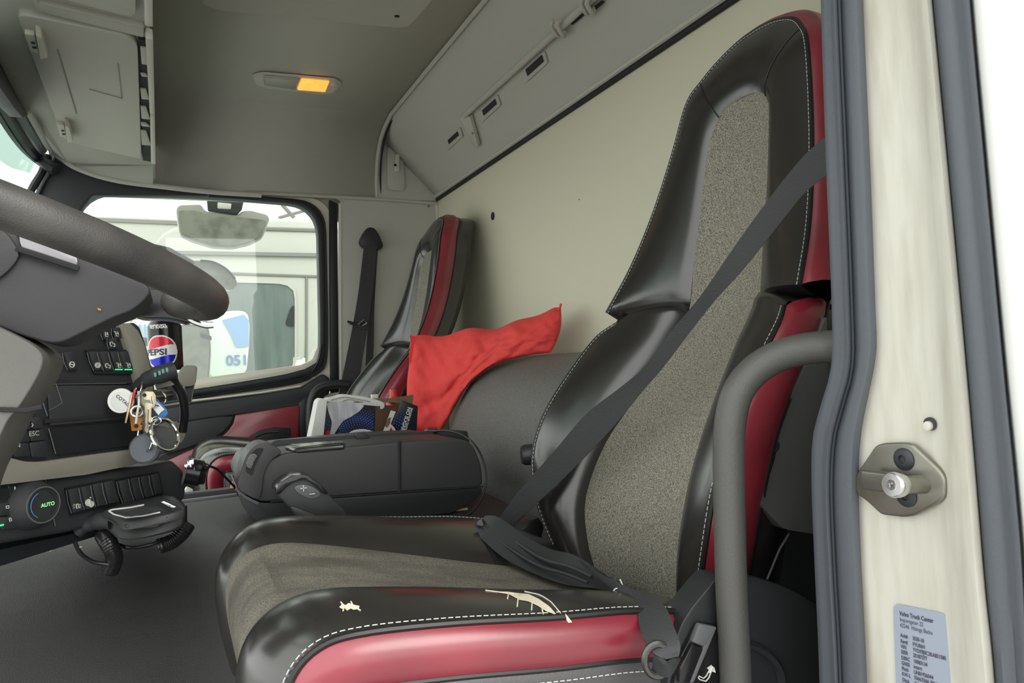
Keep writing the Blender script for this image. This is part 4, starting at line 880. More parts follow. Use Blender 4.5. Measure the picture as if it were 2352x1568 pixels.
# switch rows
def switch(q, sym=None, led=False, d=.003):
    s_ = G().prism(rounded(D_(q, d-.003),.002,2), ND*.004).build('switch', 'dash', DS, bevel=.0012)
    (x0,y0),(x1,y1),(x2,y2),(x3,y3) = q
    G().tube([dp(x0,y0+2,d+.0012),dp((x0+x3)/2-2,(y0+y3)/2+2,d+.0022),dp(x3,y3,d+.0012)], .00055, 5).build('switch_edge', 'dashlite', s_)
    cx, cy = (x2+x3)/2-1, (y2+y3)/2-12
    g = G()
    def sg(l, r=.0006): g.tube([dp(cx+a,cy+b,d+.0018) for a, b in l], r, 5)
    if sym == 'circle': sg([(5.5*math.cos(a),6.2*math.sin(a)) for a in [k*PI/8 for k in range(17)]],.0008); sg([(-3,-1),(3,1)],.0009)
    if sym == 'disc': sg([(5.5*math.cos(a),5.5*math.sin(a)) for a in [k*PI/8 for k in range(17)]],.0008); sg([(2.6*math.cos(a),2.6*math.sin(a)) for a in [k*PI/6 for k in range(13)]],.0007)
    if sym == 'truck': sg([(-5,3),(-5,-3),(0,-4),(1,0),(5,0),(6,4)],.0008); sg([(-4,5),(-1,5)],.0009); sg([(3,6),(6,6)],.0009)
    if sym == 'chassis': sg([(-5,-5),(-1,-5),(0,5),(5,5)],.0007); sg([(-2,0),(4,-1)],.0006); sg([(3,-5),(5,2)],.0007)
    if sym == 'beacon': sg([(-2,-4),(3,-5),(4,4),(-1,5),(-2,-4)],.0008); [sg([(5*math.cos(a)*1.2,5*math.sin(a)*1.2),(8*math.cos(a)*1.2,8*math.sin(a)*1.1)],.0005) for a in (-2.6,-3.1,2.6,-.5,0,.5)]
    if sym == 'cab': g.disc(dp(cx-3,cy-2,d+.001),ND,.0048,.001,12); g.disc(dp(cx+4,cy+2,d+.001),ND,.0042,.001,12); sg([(0,-8),(3,7)],.0012); g.disc(dp(cx+2,cy-13,d+.001),ND,.001,.001,8)
    if sym: g.build('switch_symbol', 'print', s_)
    if led: G().prism(D_([(cx-8,cy+9),(cx+8,cy+9),(cx+8,cy+11),(cx-8,cy+11)],d+.0008), ND*.0008).build('switch_light', 'green', s_)
row = [(200,806),(223,806),(248,806),(270,806),(292,806)]
switch([(143,808),(162,807),(178,848),(155,850)], 'circle')
for k, (sym, led) in enumerate((('disc',0),('truck',0),('chassis',1),('chassis',1))):
    x = row[k][0]; switch([(x,807),(x+22,806),(x+36,850),(x+15,851)], sym, led)
switch([(246,776),(264,776),(268,800),(250,802)], 'truck')
for i, (a, b) in enumerate(((232,765),(256,764),(236,742),(258,742))): 
    if i < 2: switch([(a,b-12),(a+16,b-12),(a+20,b+14),(a+4,b+15)], 'chassis')
G().prism(D_([(195,803),(300,803),(316,858),(216,858)],-.001), ND*.002).build('switch_bezel', 'rubber2', DS)
# lower rows
for q, sym in (([(152,1124),(179,1118),(192,1170),(164,1178)],'beacon'),([(181,1118),(206,1113),(218,1165),(194,1170)],'cab'),([(208,1112),(232,1107),(244,1158),(220,1163)],None),([(234,1107),(256,1103),(270,1152),(246,1157)],None),
               ([(268,1104),(293,1098),(306,1150),(282,1156)],None),([(295,1098),(316,1094),(328,1144),(308,1149)],None),([(318,1094),(340,1090),(350,1138),(330,1143)],None),([(342,1090),(360,1086),(368,1130),(352,1136)],None)):
    switch(q, sym, d=.006)
g = G(); g.prism(D_([(147,1120),(258,1098),(274,1156),(160,1184)],-.001), ND*.0025); g.prism(D_([(264,1100),(362,1083),(374,1134),(278,1162)],-.001), ND*.0025); g.build('switch_bezel', 'rubber2', DS)
g = G(); g.tube([dp(x,y,.001) for x, y in ((104,1098),(115,1150),(127,1208))], .0006, 5); g.tube([dp(x,y,.001) for x, y in ((19,1116),(28,1160),(37,1190))], .0006, 5); g.build('panel_edge', 'dashlite', DS)
# climate knob
kc = dp(90,1153,.0)
KN = G().lathe([(.032,-.001),(.031,.004),(.028,.010),(.0245,.020),(.0235,.022),(.0205,.0225),(.0200,.0205),(.0001,.0205)], dp(72,1158), ND, 40).build('climate_knob', 'dash', DS, smooth=35)
c0 = dp(72,1158)+ND*.0215; uu = DD; vv = V((0,0,1))
def kp(a, r): return c0+uu*math.cos(a)*r+vv*math.sin(a)*r
G().tube([kp(2*PI*k/40,.0222) for k in range(40)], .0012, 6, closed=True).build('knob_ring', 'shroud', KN)
G().tube([kp(PI*.62+PI*.72*k/14,.0165) for k in range(15)], .0004, 5).build('blue_scale', 'blueline', KN)
G().tube([kp(PI*.38-PI*.72*k/14,.0165) for k in range(15)], .0003, 5).build('red_scale', 'seam', KN)
G().text('AUTO', c0+uu*-.0035+vv*-.003, uu, vv, .0066, .0004, 0, bold=.02).build('knob_text', 'glow', KN, fix=False)
g = G(); g.prism(D_([(32,1117),(35,1117),(36,1128),(33,1128)],.001), ND*.0006); g.build('tick_mark', 'print', DS)
G().prism(D_([(-30,1124),(18,1120),(22,1142),(-30,1150)],.0), ND*.002).build('display', 'rubber2', DS)
for q in ([(-10,1156),(26,1152),(32,1180),(-4,1184)],[(-6,1188),(36,1184),(42,1212),(0,1216)]):
    s_ = G().prism(rounded(D_(q,0),.002,2), ND*.003).build('button', 'dash', DS, bevel=.001)
g = G(); g.tube([dp(*p,.004) for p in ((14,1162),(20,1161),(21,1165),(19,1167),(15,1167),(14,1162))], .0006, 5); g.tube([dp(*p,.004) for p in ((21,1190),(25,1189),(27,1196),(23,1197),(21,1190))], .0006, 5); g.build('button_symbol', 'print', DS)
G().prism(D_([(-4,1206),(8,1203),(8,1206),(-4,1209)],.0035), ND*.0008).build('button_light', 'green', DS)
# left button cluster
for q in ([(40,960),(64,958),(70,985),(44,988)],[(66,958),(88,957),(96,984),(72,985)],[(30,990),(60,988),(66,1014),(34,1016)],[(62,988),(96,985),(102,1010),(68,1014)],[(24,1018),(62,1016),(68,1048),(30,1050)],[(64,1016),(102,1012),(108,1050),(70,1050)]):
    G().prism(rounded(D_(q,0),.002,2), ND*.003).build('button', 'dash', DS, bevel=.001)
g = G(); g.text('ESC', dp(66,1002,.0035), DD, V((0,0,1)), .0085, .0003); g.text('N', dp(36,1028,.0035), DD, V((0,0,1)), .008, .0003); g.tube([dp(*p,.004) for p in ((58,973),(55,977),(58,981))], .0006, 5); g.tube([dp(*p,.004) for p in ((73,972),(76,976),(73,980))], .0006, 5); g.build('button_text', 'print', DS, fix=False)
# cup holder stand on the passenger side of the dash
ch = G(); yk = 1.50
ch.prism(rounded(YS(yk,(358,885),(400,884),(412,920),(364,925)),.003,2), (0,.05,0), 1); ch.prism(rounded(YS(yk,(425,878),(448,880),(440,925),(420,930)),.003,2), (0,.05,0), 1)
ch.prism(rounded(YS(yk-.01,(402,868),(418,842),(430,838),(454,840),(450,880),(442,887),(410,888)),.006,3), (0,.06,0), 0)
ch.prism(YS(yk-.02,(352,880),(384,877),(386,889),(358,889)), (0,.06,0), 0)
ch.tube([dp(338,912,-.01), oY(384,906,yk)], .011, 8, 1)
CH = ch.build('cup_holder', ['beige','dash'], bevel=.003); tag(CH, 'grey-beige cup holder with dark arms under the drink can', 'cup holder')
# ------------------------------------------------------------------ drink can
CN_ = oY(382,850,1.53); rC = .0305; hC = (oY(382,738,1.53)-oY(382,852,1.53)).length
ccx, ccy = CN_.x, 1.53+rC
CAN = thing('drink_can', (ccx,ccy,CN_.z), 'tall black cola can with red, white and blue round emblem in the cup holder', 'can')
a0 = math.atan2(0-ccy, 0-ccx)
acent = a0-.55
def on_can(t, h, d=0): a = a0+t; return V((ccx+math.cos(a)*(rC+d), ccy+math.sin(a)*(rC+d), CN_.z+h))
NA, NH = 150, 110; g = G(); rows = []
for j in range(NH+1):
    h = hC*j/NH; e = 1 if h < hC*.90 else 1-.16*((h-hC*.90)/(hC*.10)); rows.append([V((ccx+math.cos(2*PI*i/NA)*rC*e, ccy+math.sin(2*PI*i/NA)*rC*e, CN_.z+h)) for i in range(NA)])
g.grid(rows, 0, cu=True)
lc, lh, lr = -.32, hC*.375, .0315
for idx in range(len(g.f)):
    p = sum((g.v[k] for k in g.f[idx]), V())/4; t = math.atan2(p.y-ccy, p.x-ccx)-a0; t = (t+PI) % (2*PI)-PI
    x = (t-lc)*rC; y = p.z-CN_.z-lh; r = math.hypot(x, y)
    if r < lr:
        m = 1; wv = .004*math.sin(x/.0135)
        if r < lr*.92:
            if y > .0095+wv*.9: m = 2
            elif y < -.0095+wv*.9: m = 3
        g.m[idx] = m
g.build('can_body', ['canblk','canwht','canred','canblue'], CAN, smooth=60)
G().lathe([(rC*.84,hC),(rC*.86,hC+.002),(rC*.82,hC+.002),(rC*.80,hC-.002),(.0001,hC-.002)], (ccx,ccy,CN_.z), (0,0,1), 40).build('can_lid', 'alu', CAN)
def cant(o_t, o_h): return lambda x, y: on_can(o_t+x/rC, o_h+y, .0004)
g = G(); g.text('PEPSI', V((0,0,0)), (1,0,0), (0,0,1), .0160, fn=lambda x, y: on_can(lc+(x*1.24-.0315)/rC, lh-.0055+y, .0005), bold=.035); g.build('emblem_text', 'ink', CAN, fix=False)
g = G(); g.text('MAXIMUM TASTE', V((0,0,0)), (1,0,0), (0,0,1), .0040, fn=cant(lc-.62, hC*.90), bold=.04); g.text('NO SUGAR', V((0,0,0)), (1,0,0), (0,0,1), .0066, fn=cant(lc-.62, hC*.85), bold=.04); g.build('can_text', 'canwht', CAN, fix=False)
# ------------------------------------------------------------------ keys and dangling things (hang from the ignition stalk)
dk = 1.04
def K(x, y, d=0): return oD(x, y, dk+d)
HL = thing('control_stalk', K(360,870), 'black stalk with four teal buttons holding the key ring', 'stalk')
G().tube([K(310,893,.02),K(325,880,.01),K(345,868),K(372,858),K(400,850,.01)], [.008,.009,.011,.013,.0125], 14, smooth=20).build('stalk_grip', 'dash', HL)
for cx, cy in ((356,860),(366,856),(374,852),(383,849)):
    G().prism(rounded([K(cx-3,cy-5,-.016),K(cx+3,cy-5,-.016),K(cx+4,cy+5,-.016),K(cx-2,cy+6,-.016)],.001,2), V((0,-.003,0))).build('teal_button', 'teal', HL, bevel=.0008)
G().tube([K(392,855,.02),K(403,880,.03),K(418,905,.04),K(424,945,.05),K(420,990,.06)], .0062, 10, smooth=26).build('stalk_cable', 'gloss', HL)
G().prism([K(357,882,.02),K(392,872,.02),K(402,884,.02),K(358,894,.02)], V((0,.03,0))).build('stalk_bracket', 'beige', HL, bevel=.002)
def disc2(name, m, c, r, th, tilt, parent=None): 
    g = G().lathe([(.0001,0),(r*.96,0),(r,th*.3),(r,th*.7),(r*.96,th),(.0001,th)], c, tilt, 40); return g.build(name, m, parent, smooth=35)
tl = V((-.25,-1,.05)).normalized()
TG = disc2('key_fob', 'canwht', K(279,920), .0175, .004, tl); tag(TG, 'round white access tag on the key ring', 'key tag')
uu = tl.orthogonal(); rt = f_.cross(V((0,0,1))).normalized(); rt = (rt-tl*rt.dot(tl)).normalized(); upv = rt.cross(f_); upv = -upv if upv.z < 0 else upv; upv = (upv-tl*upv.dot(tl)).normalized()
disc2('fob_face', 'paper', K(281,921)+tl*.0041, .0135, .0006, tl, TG)
dirt = (rt*.78-upv*.62).normalized(); dn = tl.cross(dirt).normalized(); dn = dn if dn.z > 0 else -dn
pf0 = K(279,920)+tl*.0054; tq = oP(265,910,pf0,tl); dirt = (oP(296,936,pf0,tl)-tq).normalized(); dn = tl.cross(dirt); dn = dn if dn.z > 0 else -dn
G().text('COTAG', tq, dirt, dn, .0064, .0002, bold=.015).build('fob_text', 'ink', TG, fix=False)
def ringt(c, r, n1, th, m, nm, lab, cat='key ring', par=None):
    n1 = V(n1).normalized(); a = n1.orthogonal().normalized(); b = n1.cross(a)
    g = G().tube([c+(a*math.cos(t)+b*math.sin(t))*r for t in [2*PI*k/36 for k in range(36)]], th, 8, closed=True)
    o = g.build(nm, m, par)
    if lab: tag(o, lab, cat)
    return o
def flat(name, m, ps, d, th=.0018, lab=None, cat=None, par=None, bev=.0005, label=None):
    o = G().prism([K(x,y,d) for x, y in ps], V((0,th,0))).build(name, m, par, bevel=bev, label=label)
    if lab: tag(o, lab, cat)
    return o
kr = ringt(K(318,893,-.004), .012, (-.9,-.3,.3), .0011, 'chrome', 'key_ring', 'upper wire key ring through the brass key')
ky = flat('door_key', 'brass', [(325,903),(331,898),(352,899),(358,908),(358,925),(352,936),(348,937),(347,955),(350,962),(345,970),(345,985),(340,993),(337,995),(331,988),(334,975),(332,965),(334,955),(331,945),(332,935),(324,925)], -.008, .0018, 'pale brass house key hanging blade down in front', 'key')
G().disc(K(332,907,-.0085),(0,-1,0),.0026,.0006,12).build('key_hole', 'hole', ky)
g = G(); g.prism([K(*p,-.0085) for p in ((339,940),(341,940),(339,984),(337,984))], V((0,-.0004,0))); g.prism([K(*p,-.0085) for p in ((328,917),(350,919),(350,926),(328,924))], V((0,-.0003,0))); g.build('key_groove', 'steel', ky)
flat('thin_key', 'brass', [(302,900),(305,901),(299,935),(290,972),(286,971),(290,950),(296,925)], -.006, .002, 'slim brass key hanging edge on beside the white tag', 'key')
flat('red_strip', 'kred', [(308,892),(313,894),(303,928),(299,945),(295,942),(300,918)], -.004, .003, 'narrow red plastic strip on the key ring', 'key tag')
ot = flat('orange_tag', 'orange', [(296,946),(330,944),(326,988),(302,990)], .004, .005, 'rectangular translucent orange key tag', 'key tag', bev=.001)
G().disc(K(313,978,.003),(0,-1,0),.003,.0006,12).build('tag_hole', 'hole', ot)
ws = ringt(K(315,945,-.003), .0072, (0,-1,0), .0022, 'alu', 'washer', 'grey steel washer on a cable tie over the orange tag', 'washer')
G().tube([K(318,898,-.005),K(319,925,-.008),K(316,944,-.009),K(312,972,-.006)], .0016, 6, smooth=12).build('cable_tie', 'paper', ws)
bt_ = flat('blue_tag', 'kblue', [(352,918),(360,914),(383,940),(386,950),(378,959),(364,957),(349,938)], 0, .003, 'blue framed key label tag with pale insert', 'key tag', bev=.0008)
G().prism([K(*p,-.001) for p in ((350,920),(358,919),(378,940),(370,946),(364,953),(350,936))], V((0,-.0006,0))).build('tag_insert', 'paper', bt_)
ringt(K(364,915,.0), .0105, (.5,-1,.1), .0013, 'chrome', 'key_ring', 'chrome ring behind the blue tag')
ringt(K(359,966,-.002), .006, (0,-1,.3), .0011, 'chrome', 'key_ring', 'small round link ring at the top of the large rings')
ringt(K(334,1002,-.004), .0215, (-.95,-.5,.1), .0020, 'chrome', 'key_ring', 'large polished ring on the left, hooked in the grey fob')
ringt(K(378,998,.0), .0235, (.75,-.75,.35), .0026, 'chrome', 'key_ring', 'large polished split ring on the right of the grey fob')
gf = G().lathe([(.0001,0),(.018,0),(.021,.003),(.021,.010),(.018,.013),(.0001,.013)], K(338,1030,.002), (-.35,-1,.1), 36).build('grey_fob', 'rubber', smooth=35); tag(gf, 'round dark grey plastic fob hanging lowest from the rings', 'key fob')
gf2 = G().lathe([(.0001,0),(.019,0),(.020,.004),(.019,.012),(.0001,.013)], K(368,1010,.02), (.1,-1,.1), 36).build('ignition_lock', 'dash', smooth=35); tag(gf2, 'dark round lock housing behind the large key rings', 'lock')
# ------------------------------------------------------------------ handset with coiled cord
dh = 1.02
def Hh(x, y, d=0): return oD(x, y, dh+d)
HS = thing('handset', Hh(330,1200), 'black alcohol tester handset with pale outline leaning below the dashboard', 'handset')
hb = G(); top = [Hh(222,1162),Hh(250,1168),Hh(340,1152,.05),Hh(376,1146,.08),Hh(396,1150,.09),(Hh(425,1162,.09)),Hh(400,1182,.05),Hh(300,1196,-.02),Hh(282,1196,-.02)]
fr_ = [(240,1172,0),(340,1153,.02),(378,1146,.03),(400,1150,.03),(426,1165,.03),(428,1180,.03),(424,1210,.03),(400,1222,.02),(340,1236,.0),(300,1243,-.01),(268,1240,-.01),(240,1215,.0)]
hb.prism([Hh(*p) for p in fr_], V((0,.045,0))); hb.build('handset_body', 'black', HS, bevel=.006, seg=3)
tp_ = [(236,1170,-.012),(250,1168,-.012),(340,1150,.012),(378,1144,.02),(400,1149,.02),(426,1164,.02),(420,1172,.015),(380,1180,.0),(300,1195,-.02),(284,1197,-.02)]
G().prism([Hh(*p) for p in tp_], V((.0,-.004,-.012))).build('top_face', 'black', HS, bevel=.003)
g = G(); g.tube([Hh(*p) for p in ((250,1173,-.02),(258,1170,-.02),(300,1165,-.014),(331,1159,-.008))], .0011, 6); g.tube([Hh(*p) for p in ((250,1173,-.02),(262,1181,-.022),(290,1188,-.028),(330,1184,-.02),(368,1176,-.012))], .0011, 6); g.build('pale_outline', 'print', HS)
g = G(); 
for k in range(2): g.prism([Hh(368+k*7,1152+k*3,.004),Hh(376+k*7,1150+k*3,.004),Hh(398+k*7,1160+k*3,.004),Hh(390+k*7,1164+k*3,.004)], V((0,-.002,0)))
g.build('chrome_bars', 'chrome', HS, bevel=.0006)
G().prism([Hh(272,1178,-.03),Hh(330,1166,-.02),Hh(360,1174,-.018),Hh(300,1186,-.034)], V((0,-.0006,.0))).build('handset_display', 'hole', HS)
G().prism([Hh(284,1205,-.025),Hh(390,1185,.0),Hh(382,1200,.0),Hh(360,1212,-.01),Hh(290,1216,-.025)], V((0,.01,0))).build('side_grip', 'rubber2', HS, bevel=.003)
def coil(path, r, turns, th, d=0):
    p = cr(path, turns*14); out = []
    for i, q in enumerate(p):
        t = (p[min(i+1,len(p)-1)]-p[max(i-1,0)]).normalized(); u = t.orthogonal().normalized(); w = t.cross(u); a = 2*PI*i/14
        out.append(q+(u*math.cos(a)+w*math.sin(a))*r)
    return out
CD = thing('coiled_cord', Hh(240,1260), 'black coiled cord of the handset looping on the engine tunnel', 'cord')
c1_ = [Hh(222,1172,.02),Hh(240,1200,.01),Hh(247,1240,0),Hh(262,1280,0),Hh(254,1310,0)]
G().tube(coil([Hh(236,1225,.01),Hh(252,1252),Hh(262,1282),Hh(252,1312)], .0092, 22, .003), .0028, 6).build('coil', 'gloss', CD)
G().tube(coil([Hh(366,1254,.04),Hh(392,1245,.05),Hh(416,1226,.06),Hh(430,1206,.07)], .0088, 15, .003), .0028, 6).build('coil', 'gloss', CD)
G().tube([Hh(250,1318),Hh(238,1300,-.005),Hh(250,1296,-.01),Hh(215,1290,-.01),Hh(185,1270,-.005),Hh(170,1238,0),Hh(176,1222,.0),Hh(200,1205,.0)], .0028, 8, smooth=50).build('straight_cord', 'gloss', CD)
G().tube([Hh(180,1222,.0),Hh(205,1203,-.0),Hh(235,1195,.0),Hh(258,1196,.0)], [.008,.0105,.012,.012], 14, smooth=16).build('strain_sleeve', 'dash', CD)
G().tube([Hh(264,1248,.02),Hh(300,1258,.02),Hh(340,1252,.03),Hh(366,1244,.04)], .0026, 8, smooth=20).build('straight_cord', 'gloss', CD)
# ------------------------------------------------------------------ socket with plug at the dash corner
SO = thing('power_plug', oD(440,1090,1.18), 'black power plug in the dash corner socket with a thin cable', 'plug')
so = oD(424,1080,1.19); dirn = (oD(470,1088,1.20)-so).normalized()
G().lathe([(.0255,0),(.0265,.002),(.0255,.004)], so, dirn, 26).build('socket_rim', 'kgreen' if 'kgreen' in M else 'dashlite', SO)
G().lathe([(.0001,.002),(.021,.002),(.0215,.024),(.018,.027),(.0165,.034),(.0001,.035)], so, dirn, 26).build('plug_body', 'gloss', SO)
G().box(oD(438,1064,1.17),(.010,.01,.012)).box(oD(428,1070,1.17),(.006,.008,.007)).build('metal_tab', 'chrome', SO, bevel=.001)
G().prism(rounded([oD(a,b,1.175) for a, b in ((446,1070),(460,1067),(466,1072),(462,1080),(450,1082))],.003,2), V((0,.012,0))).build('cable_plug', 'rubber2', SO, bevel=.002)
G().tube([oD(464,1072,1.18),oD(478,1070,1.18),oD(500,1078,1.20),oD(520,1098,1.22),oD(540,1120,1.26),oD(548,1136,1.30)], .0020, 8, smooth=26).build('cable', 'gloss', SO)
# passenger floor side oddments seen through the gap
g = G().prism([oY(a,b,1.9) for a, b in ((412,1150),(428,1118),(444,1125),(446,1140),(455,1160),(410,1165))], (0,.02,0)); o = g.build('beige_flap', 'paper', bevel=.003); tag(o, 'pale crumpled corner of paper beside the dash end', 'paper')
g = G().lathe([(.0001,.055),(.006,.050),(.014,.02),(.022,-.02),(.022,-.04)], oY(540,1147,1.75), (.1,0,1), 20); tag(g.build('orange_cone_top', 'orn'), 'small orange cap behind the front foot of the cool box', 'cap')
g = G().box((.25,1.75,.70),(.9,.03,.10)); o = g.build('tunnel_side_tray', 'dash', bevel=.004); tag(o, 'dark side tray beyond the engine tunnel', 'tray')
# ------------------------------------------------------------------ steering wheel
th = math.radians(20); aW = V((-math.cos(th),0,math.sin(th))); yW = .755; RW = .205
rear = V((.035,yW,1.068)); cW = rear+aW*RW; nW = V((math.sin(th),0,math.cos(th)))
SW = thing('steering_wheel', cW, 'worn black steering wheel seen from below with silver spoke trim', 'steering wheel')
G().tube([cW+(aW*math.cos(t)+V((0,1,0))*math.sin(t))*RW for t in [2*PI*k/90 for k in range(90)]], .0155, 18, closed=True).build('rim', 'wheel', SW)
hubp = [(-200,640),(-40,545),(30,505),(60,560),(130,620),(185,610),(250,640),(330,668),(360,690),(318,731),(280,743),(163,802),(100,785),(0,745),(-200,690)]
yh = .70
G().prism(rounded(YS(yh+.09,*hubp),.01,3), (0,-.09,0)).build('hub', 'hub', SW, bevel=.012, seg=4)
G().prism(rounded(YS(yh-.006,(-60,560),(5,520),(45,575),(40,600),(0,640),(-60,660)),.008,3), (0,.02,0)).build('spoke', 'hub', SW, bevel=.004)
G().prism(rounded(YS(yh-.004,(40,520),(60,522),(120,550),(165,570),(176,585),(180,615),(120,597),(48,574)),.006,3), (0,.01,0)).build('silver_trim', 'silver', SW, bevel=.002, label='satin silver trim window')
G().tube(YS(yh-.005,(38,570),(48,574),(120,597),(181,617)), .0026, 6).build('trim_dark_gap', 'hole', SW)  # dark line along the lower edge of the silver trim
spk = rounded(YS(.86,(300,720),(328,664),(352,663),(392,668),(425,690),(440,715),(442,742),(418,737),(380,729),(330,731)),.01,3)
G().prism(spk, (0,.05,0)).build('lower_spoke', 'gloss', SW, bevel=.010, seg=4)
g = G(); g.tube(YS(.852,(410,684),(424,690),(436,700)), .005, 8); g.tube(YS(.852,(408,714),(430,722),(440,735),(470,746),(490,746)), .0035, 8, smooth=14); g.build('chrome_accent', 'chrome', SW)
g = G(); g.prism(YS(yh-.0005,(223,707),(232,709),(233,713),(226,713)), (0,-.001,0)); g.build('warning_mark', 'orange', SW)
CS = rounded(YS(.80,(-180,720),(-60,735),(10,744),(110,792),(140,812),(149,830),(140,860),(96,932),(80,944),(52,1010),(20,1060),(0,1118),(-30,1250),(-180,1250)),.012,3)
cs = G().prism(CS, (0,-.12,0)).build('column_shroud', 'shroud', bevel=.012, seg=4); tag(cs, 'grey steering column shroud below the hub', 'steering column')
gp_ = G().tube(YS(.678,(0,940),(60,942),(96,934)), .002, 6).build('shroud_seam', 'hole', cs)
# debris on the tunnel
for px, py, s_ in ((117,1264,.004),(184,1256,.004),(58,1276,.003)):
    o = G().sphere(oD(px,py,1.02), s_*.55, 8, sc_=(1.3,.8,.5)).build('crumb', 'foam'); tag(o, 'pale crumb lying at the foot of the dashboard', 'crumb', 'crumbs at the foot of the dashboard')
# ================================================================== outside
struct(G().box((0,4,-1.25),(40,40,.1)).build('ground_1', 'asphalt'))
bpy.data.objects['ground_1'].name = 'floor'
NT = thing('neighbour_truck', (.5,4.6,-1.2), 'white truck cab parked alongside beyond the passenger window', 'truck')
YO = 4.2
bodyp = [(300,1000),(330,640),(352,560),(380,530),(420,515),(490,500),(640,500),(900,512),(1000,520),(1000,1100),(300,1100)]
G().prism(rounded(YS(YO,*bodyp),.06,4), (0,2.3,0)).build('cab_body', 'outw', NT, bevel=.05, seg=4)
G().prism(YS(YO-.02,(380,575),(900,584),(900,592),(380,583)), (0,.03,0)).build('roof_crease', 'outgap', NT)
g = G(); g.tube(YS(YO-.002,(440,622),(530,628),(640,632),(760,636)), .008, 6); g.tube(YS(YO-.002,(704,636),(704,760),(702,900)), .008, 6); g.tube(YS(YO-.002,(420,522),(560,524),(900,534)), .012, 6); g.build('door_gap', 'outgap', NT)
wn = G().prism(rounded(YS(YO-.006,(300,645),(480,648),(650,652),(676,664),(676,845),(500,862),(300,890)),.05,5), (0,.012,0)).build('side_window', 'tglass', NT)
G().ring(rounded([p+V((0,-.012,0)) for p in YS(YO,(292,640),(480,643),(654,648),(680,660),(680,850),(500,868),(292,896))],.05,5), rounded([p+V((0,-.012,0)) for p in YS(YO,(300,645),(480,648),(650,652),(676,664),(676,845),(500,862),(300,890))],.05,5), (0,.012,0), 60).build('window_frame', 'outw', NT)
st = G().prism(YS(YO-.004,(674,820),(704,822),(704,838),(672,842)), (0,-.003,0)).build('window_sticker', 'paper', NT)
G().text('VOLVO', oY(676,826,YO-.008), (1,0,0), (0,0,1), .013).build('sticker_text', 'ink', st, fix=False)
G().prism(rounded(YS(YO-.012,(655,745),(668,705),(676,700),(676,752)),.02,3),(0,-.004,0)).build('headrest', 'rubber2', NT)
# pale green and blue van: window reflection built as solid panels beside it
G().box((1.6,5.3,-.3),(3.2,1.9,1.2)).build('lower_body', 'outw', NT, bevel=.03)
for wx in (.55,2.4): G().disc((wx,4.18,-.75),(0,1,0),.45,.28,36).build('wheel', 'rubber2', NT, bevel=.02)
VN = thing('mirrored_van', (.0,3.7,-1.2), 'pale green van with blue stripes and number 051 as a window reflection, built solid', 'van')
YV = 3.75
G().prism(rounded(YS(YV,(480,720),(545,712),(568,716),(574,740),(572,800),(566,858),(480,868)),.03,4), (0,.25,0)).build('mirrored_van_side', 'ggreen', VN, bevel=.02)
G().prism(YS(YV-.004,(510,735),(560,722),(572,735),(571,796),(542,798),(528,765)), (0,-.002,0)).build('mirrored_blue_stripe', 'gblue', VN)
G().text('051', oY(519,839,YV-.004), (1.0,0,-.02), (.0,0,1), .068, .002, bold=.03).build('mirrored_van_number', 'gtxt', VN, fix=False)
G().prism(rounded(YS(YV-.02,(300,735),(345,730),(420,740),(480,760),(480,900),(300,900)),.02,3), (0,.2,0)).build('mirrored_van_front', 'ggreen', VN, bevel=.02)
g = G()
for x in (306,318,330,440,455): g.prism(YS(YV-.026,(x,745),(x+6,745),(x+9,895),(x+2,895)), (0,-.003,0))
g.build('mirrored_van_stripe', 'gblue', VN)
G().box((.12,3.95,-.05),(.9,.34,1.7)).build('lower_body', 'ggreen', VN, bevel=.02)  # added under the mirrored panels, down to the ground
G().disc((.15,3.80,-.9),(0,1,0),.30,.2,30).build('wheel', 'rubber2', VN, bevel=.02)  # wheel added under the mirrored van
# distant building line behind on the left
bl = G().prism(YS(9,(150,494),(500,508),(500,1100),(150,1100)), (0,2,0)).build('warehouse', 'outw'); tag(bl, 'white low building behind the neighbouring truck', 'building')
G().prism(YS(8.98,(150,497),(500,511),(500,519),(150,505)), (0,.03,0)).build('roof_edge', 'outgap', bl)
g = G(); g.tube(YS(5.5,(648,470),(676,500)), .015, 6); g.tube(YS(5.5,(640,500),(720,478)), .012, 6); o = g.build('roof_strut', 'outgap'); tag(o, 'thin grey strut above the neighbouring truck roof', 'strut')
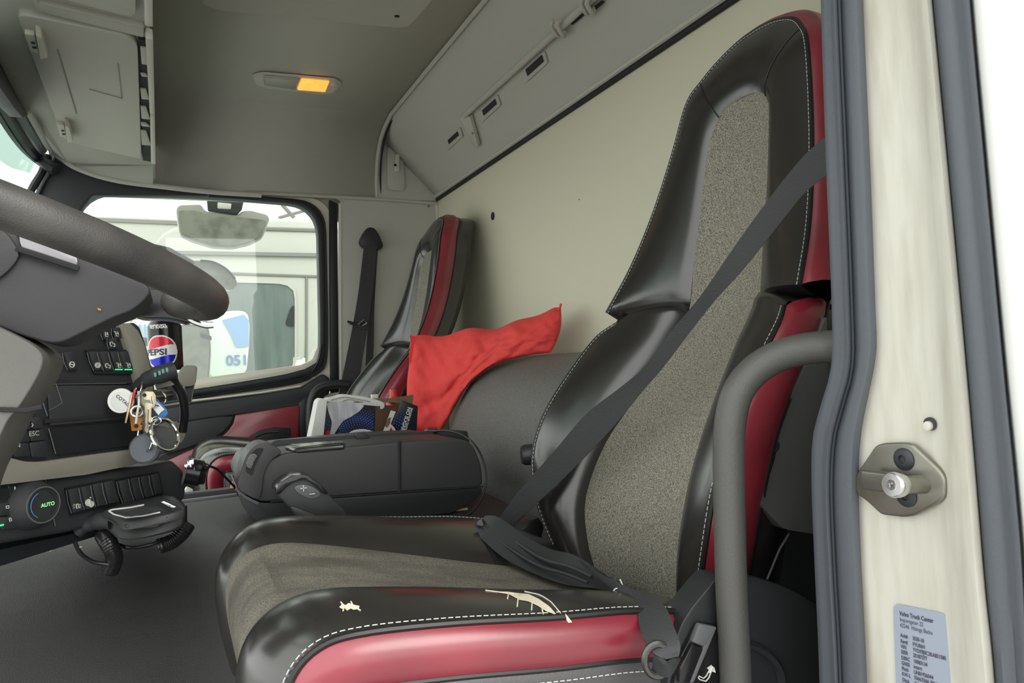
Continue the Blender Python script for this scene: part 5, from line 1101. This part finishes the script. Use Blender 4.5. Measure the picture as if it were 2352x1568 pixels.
# near mirror (kerb mirror above the window)
KM = thing('kerb_mirror', oY(510,500,2.85), 'wide white framed kerb mirror hanging outside above the passenger window', 'mirror')
YM = 2.85
mo = [(404,482),(410,470),(462,468),(470,484),(545,494),(556,484),(575,482),(614,492),(620,502),(604,545),(575,560),(535,569),(490,567),(440,552),(412,538)]
G().prism(rounded(YS(YM,*mo),.012,4), (0,.05,0)).build('mirror_housing', 'outw', KM, bevel=.008, seg=3)
mi_ = [(410,484),(450,484),(490,496),(560,500),(612,506),(598,542),(572,556),(535,564),(490,562),(444,547),(416,534)]
G().prism(rounded(YS(YM-.004,*mi_),.012,4), (0,-.003,0)).build('mirror_pane', 'mirrorgl', KM)
G().tube([oY(520,462,YM+.01), V((.22,YM,1.75)), V((.24,YW+.06,1.80))], .018, 8).build('mirror_bracket', 'dash', KM)
G().prism(YS(YM-.01,(475,455),(560,462),(556,480),(545,492),(478,482)), (0,.03,0)).build('mirror_arm', 'dash', KM, bevel=.004)
G().prism(YS(YM-.02,(500,464),(532,467),(530,480),(500,478)), (0,.02,0)).build('arm_clip', 'white', KM, bevel=.003)
# round wide-angle mirror peeping past the wheel
WM = thing('wide_angle_mirror', oY(500,630,2.8), 'oval grey wide-angle mirror just past the steering wheel rim', 'mirror')
o_ = cr([oY(a,b,2.8) for a, b in ((430,600),(470,599),(505,610),(535,632),(545,650),(538,661),(520,664),(480,640),(440,620))], 40, True)
G().prism(o_, (0,.05,0)).build('mirror_housing', 'mirrorgl', WM, bevel=.008, seg=3)
G().tube([oY(450,610,2.83), V((.0,2.70,1.42)), V((-.22,2.56,1.45))], .012, 8).build('mirror_arm', 'dash', WM)
G().tube(YS(2.795,(460,598),(490,602),(520,618),(540,640)), .004, 6, smooth=14).build('dark_rim', 'ink', WM)
# rear-view mirror pane low in the window, with a person in it
RM = thing('side_mirror', oY(450,820,2.75), 'tall rear-view mirror outside the passenger window showing part of a face', 'mirror')
G().prism(rounded(YS(2.75,(412,742),(480,746),(486,800),(480,890),(440,900),(412,890)),.02,4), (0,.06,0)).build('mirror_housing', 'silver', RM, bevel=.008)
G().prism(rounded(YS(2.748,(416,748),(476,752),(481,800),(475,885),(440,893),(416,885)),.02,4), (0,-.003,0)).build('mirror_pane', 'mirrorgl', RM)
G().tube([oY(425,800,2.80), V((-.08,2.70,1.12)), V((-.30,2.56,1.15))], .014, 8).build('mirror_arm', 'dash', RM)
g = G(); g.prism(YS(2.742,(460,764),(486,772),(486,782),(460,774)), (0,-.002,0)); g.build('dark_mark', 'dashlite', RM)
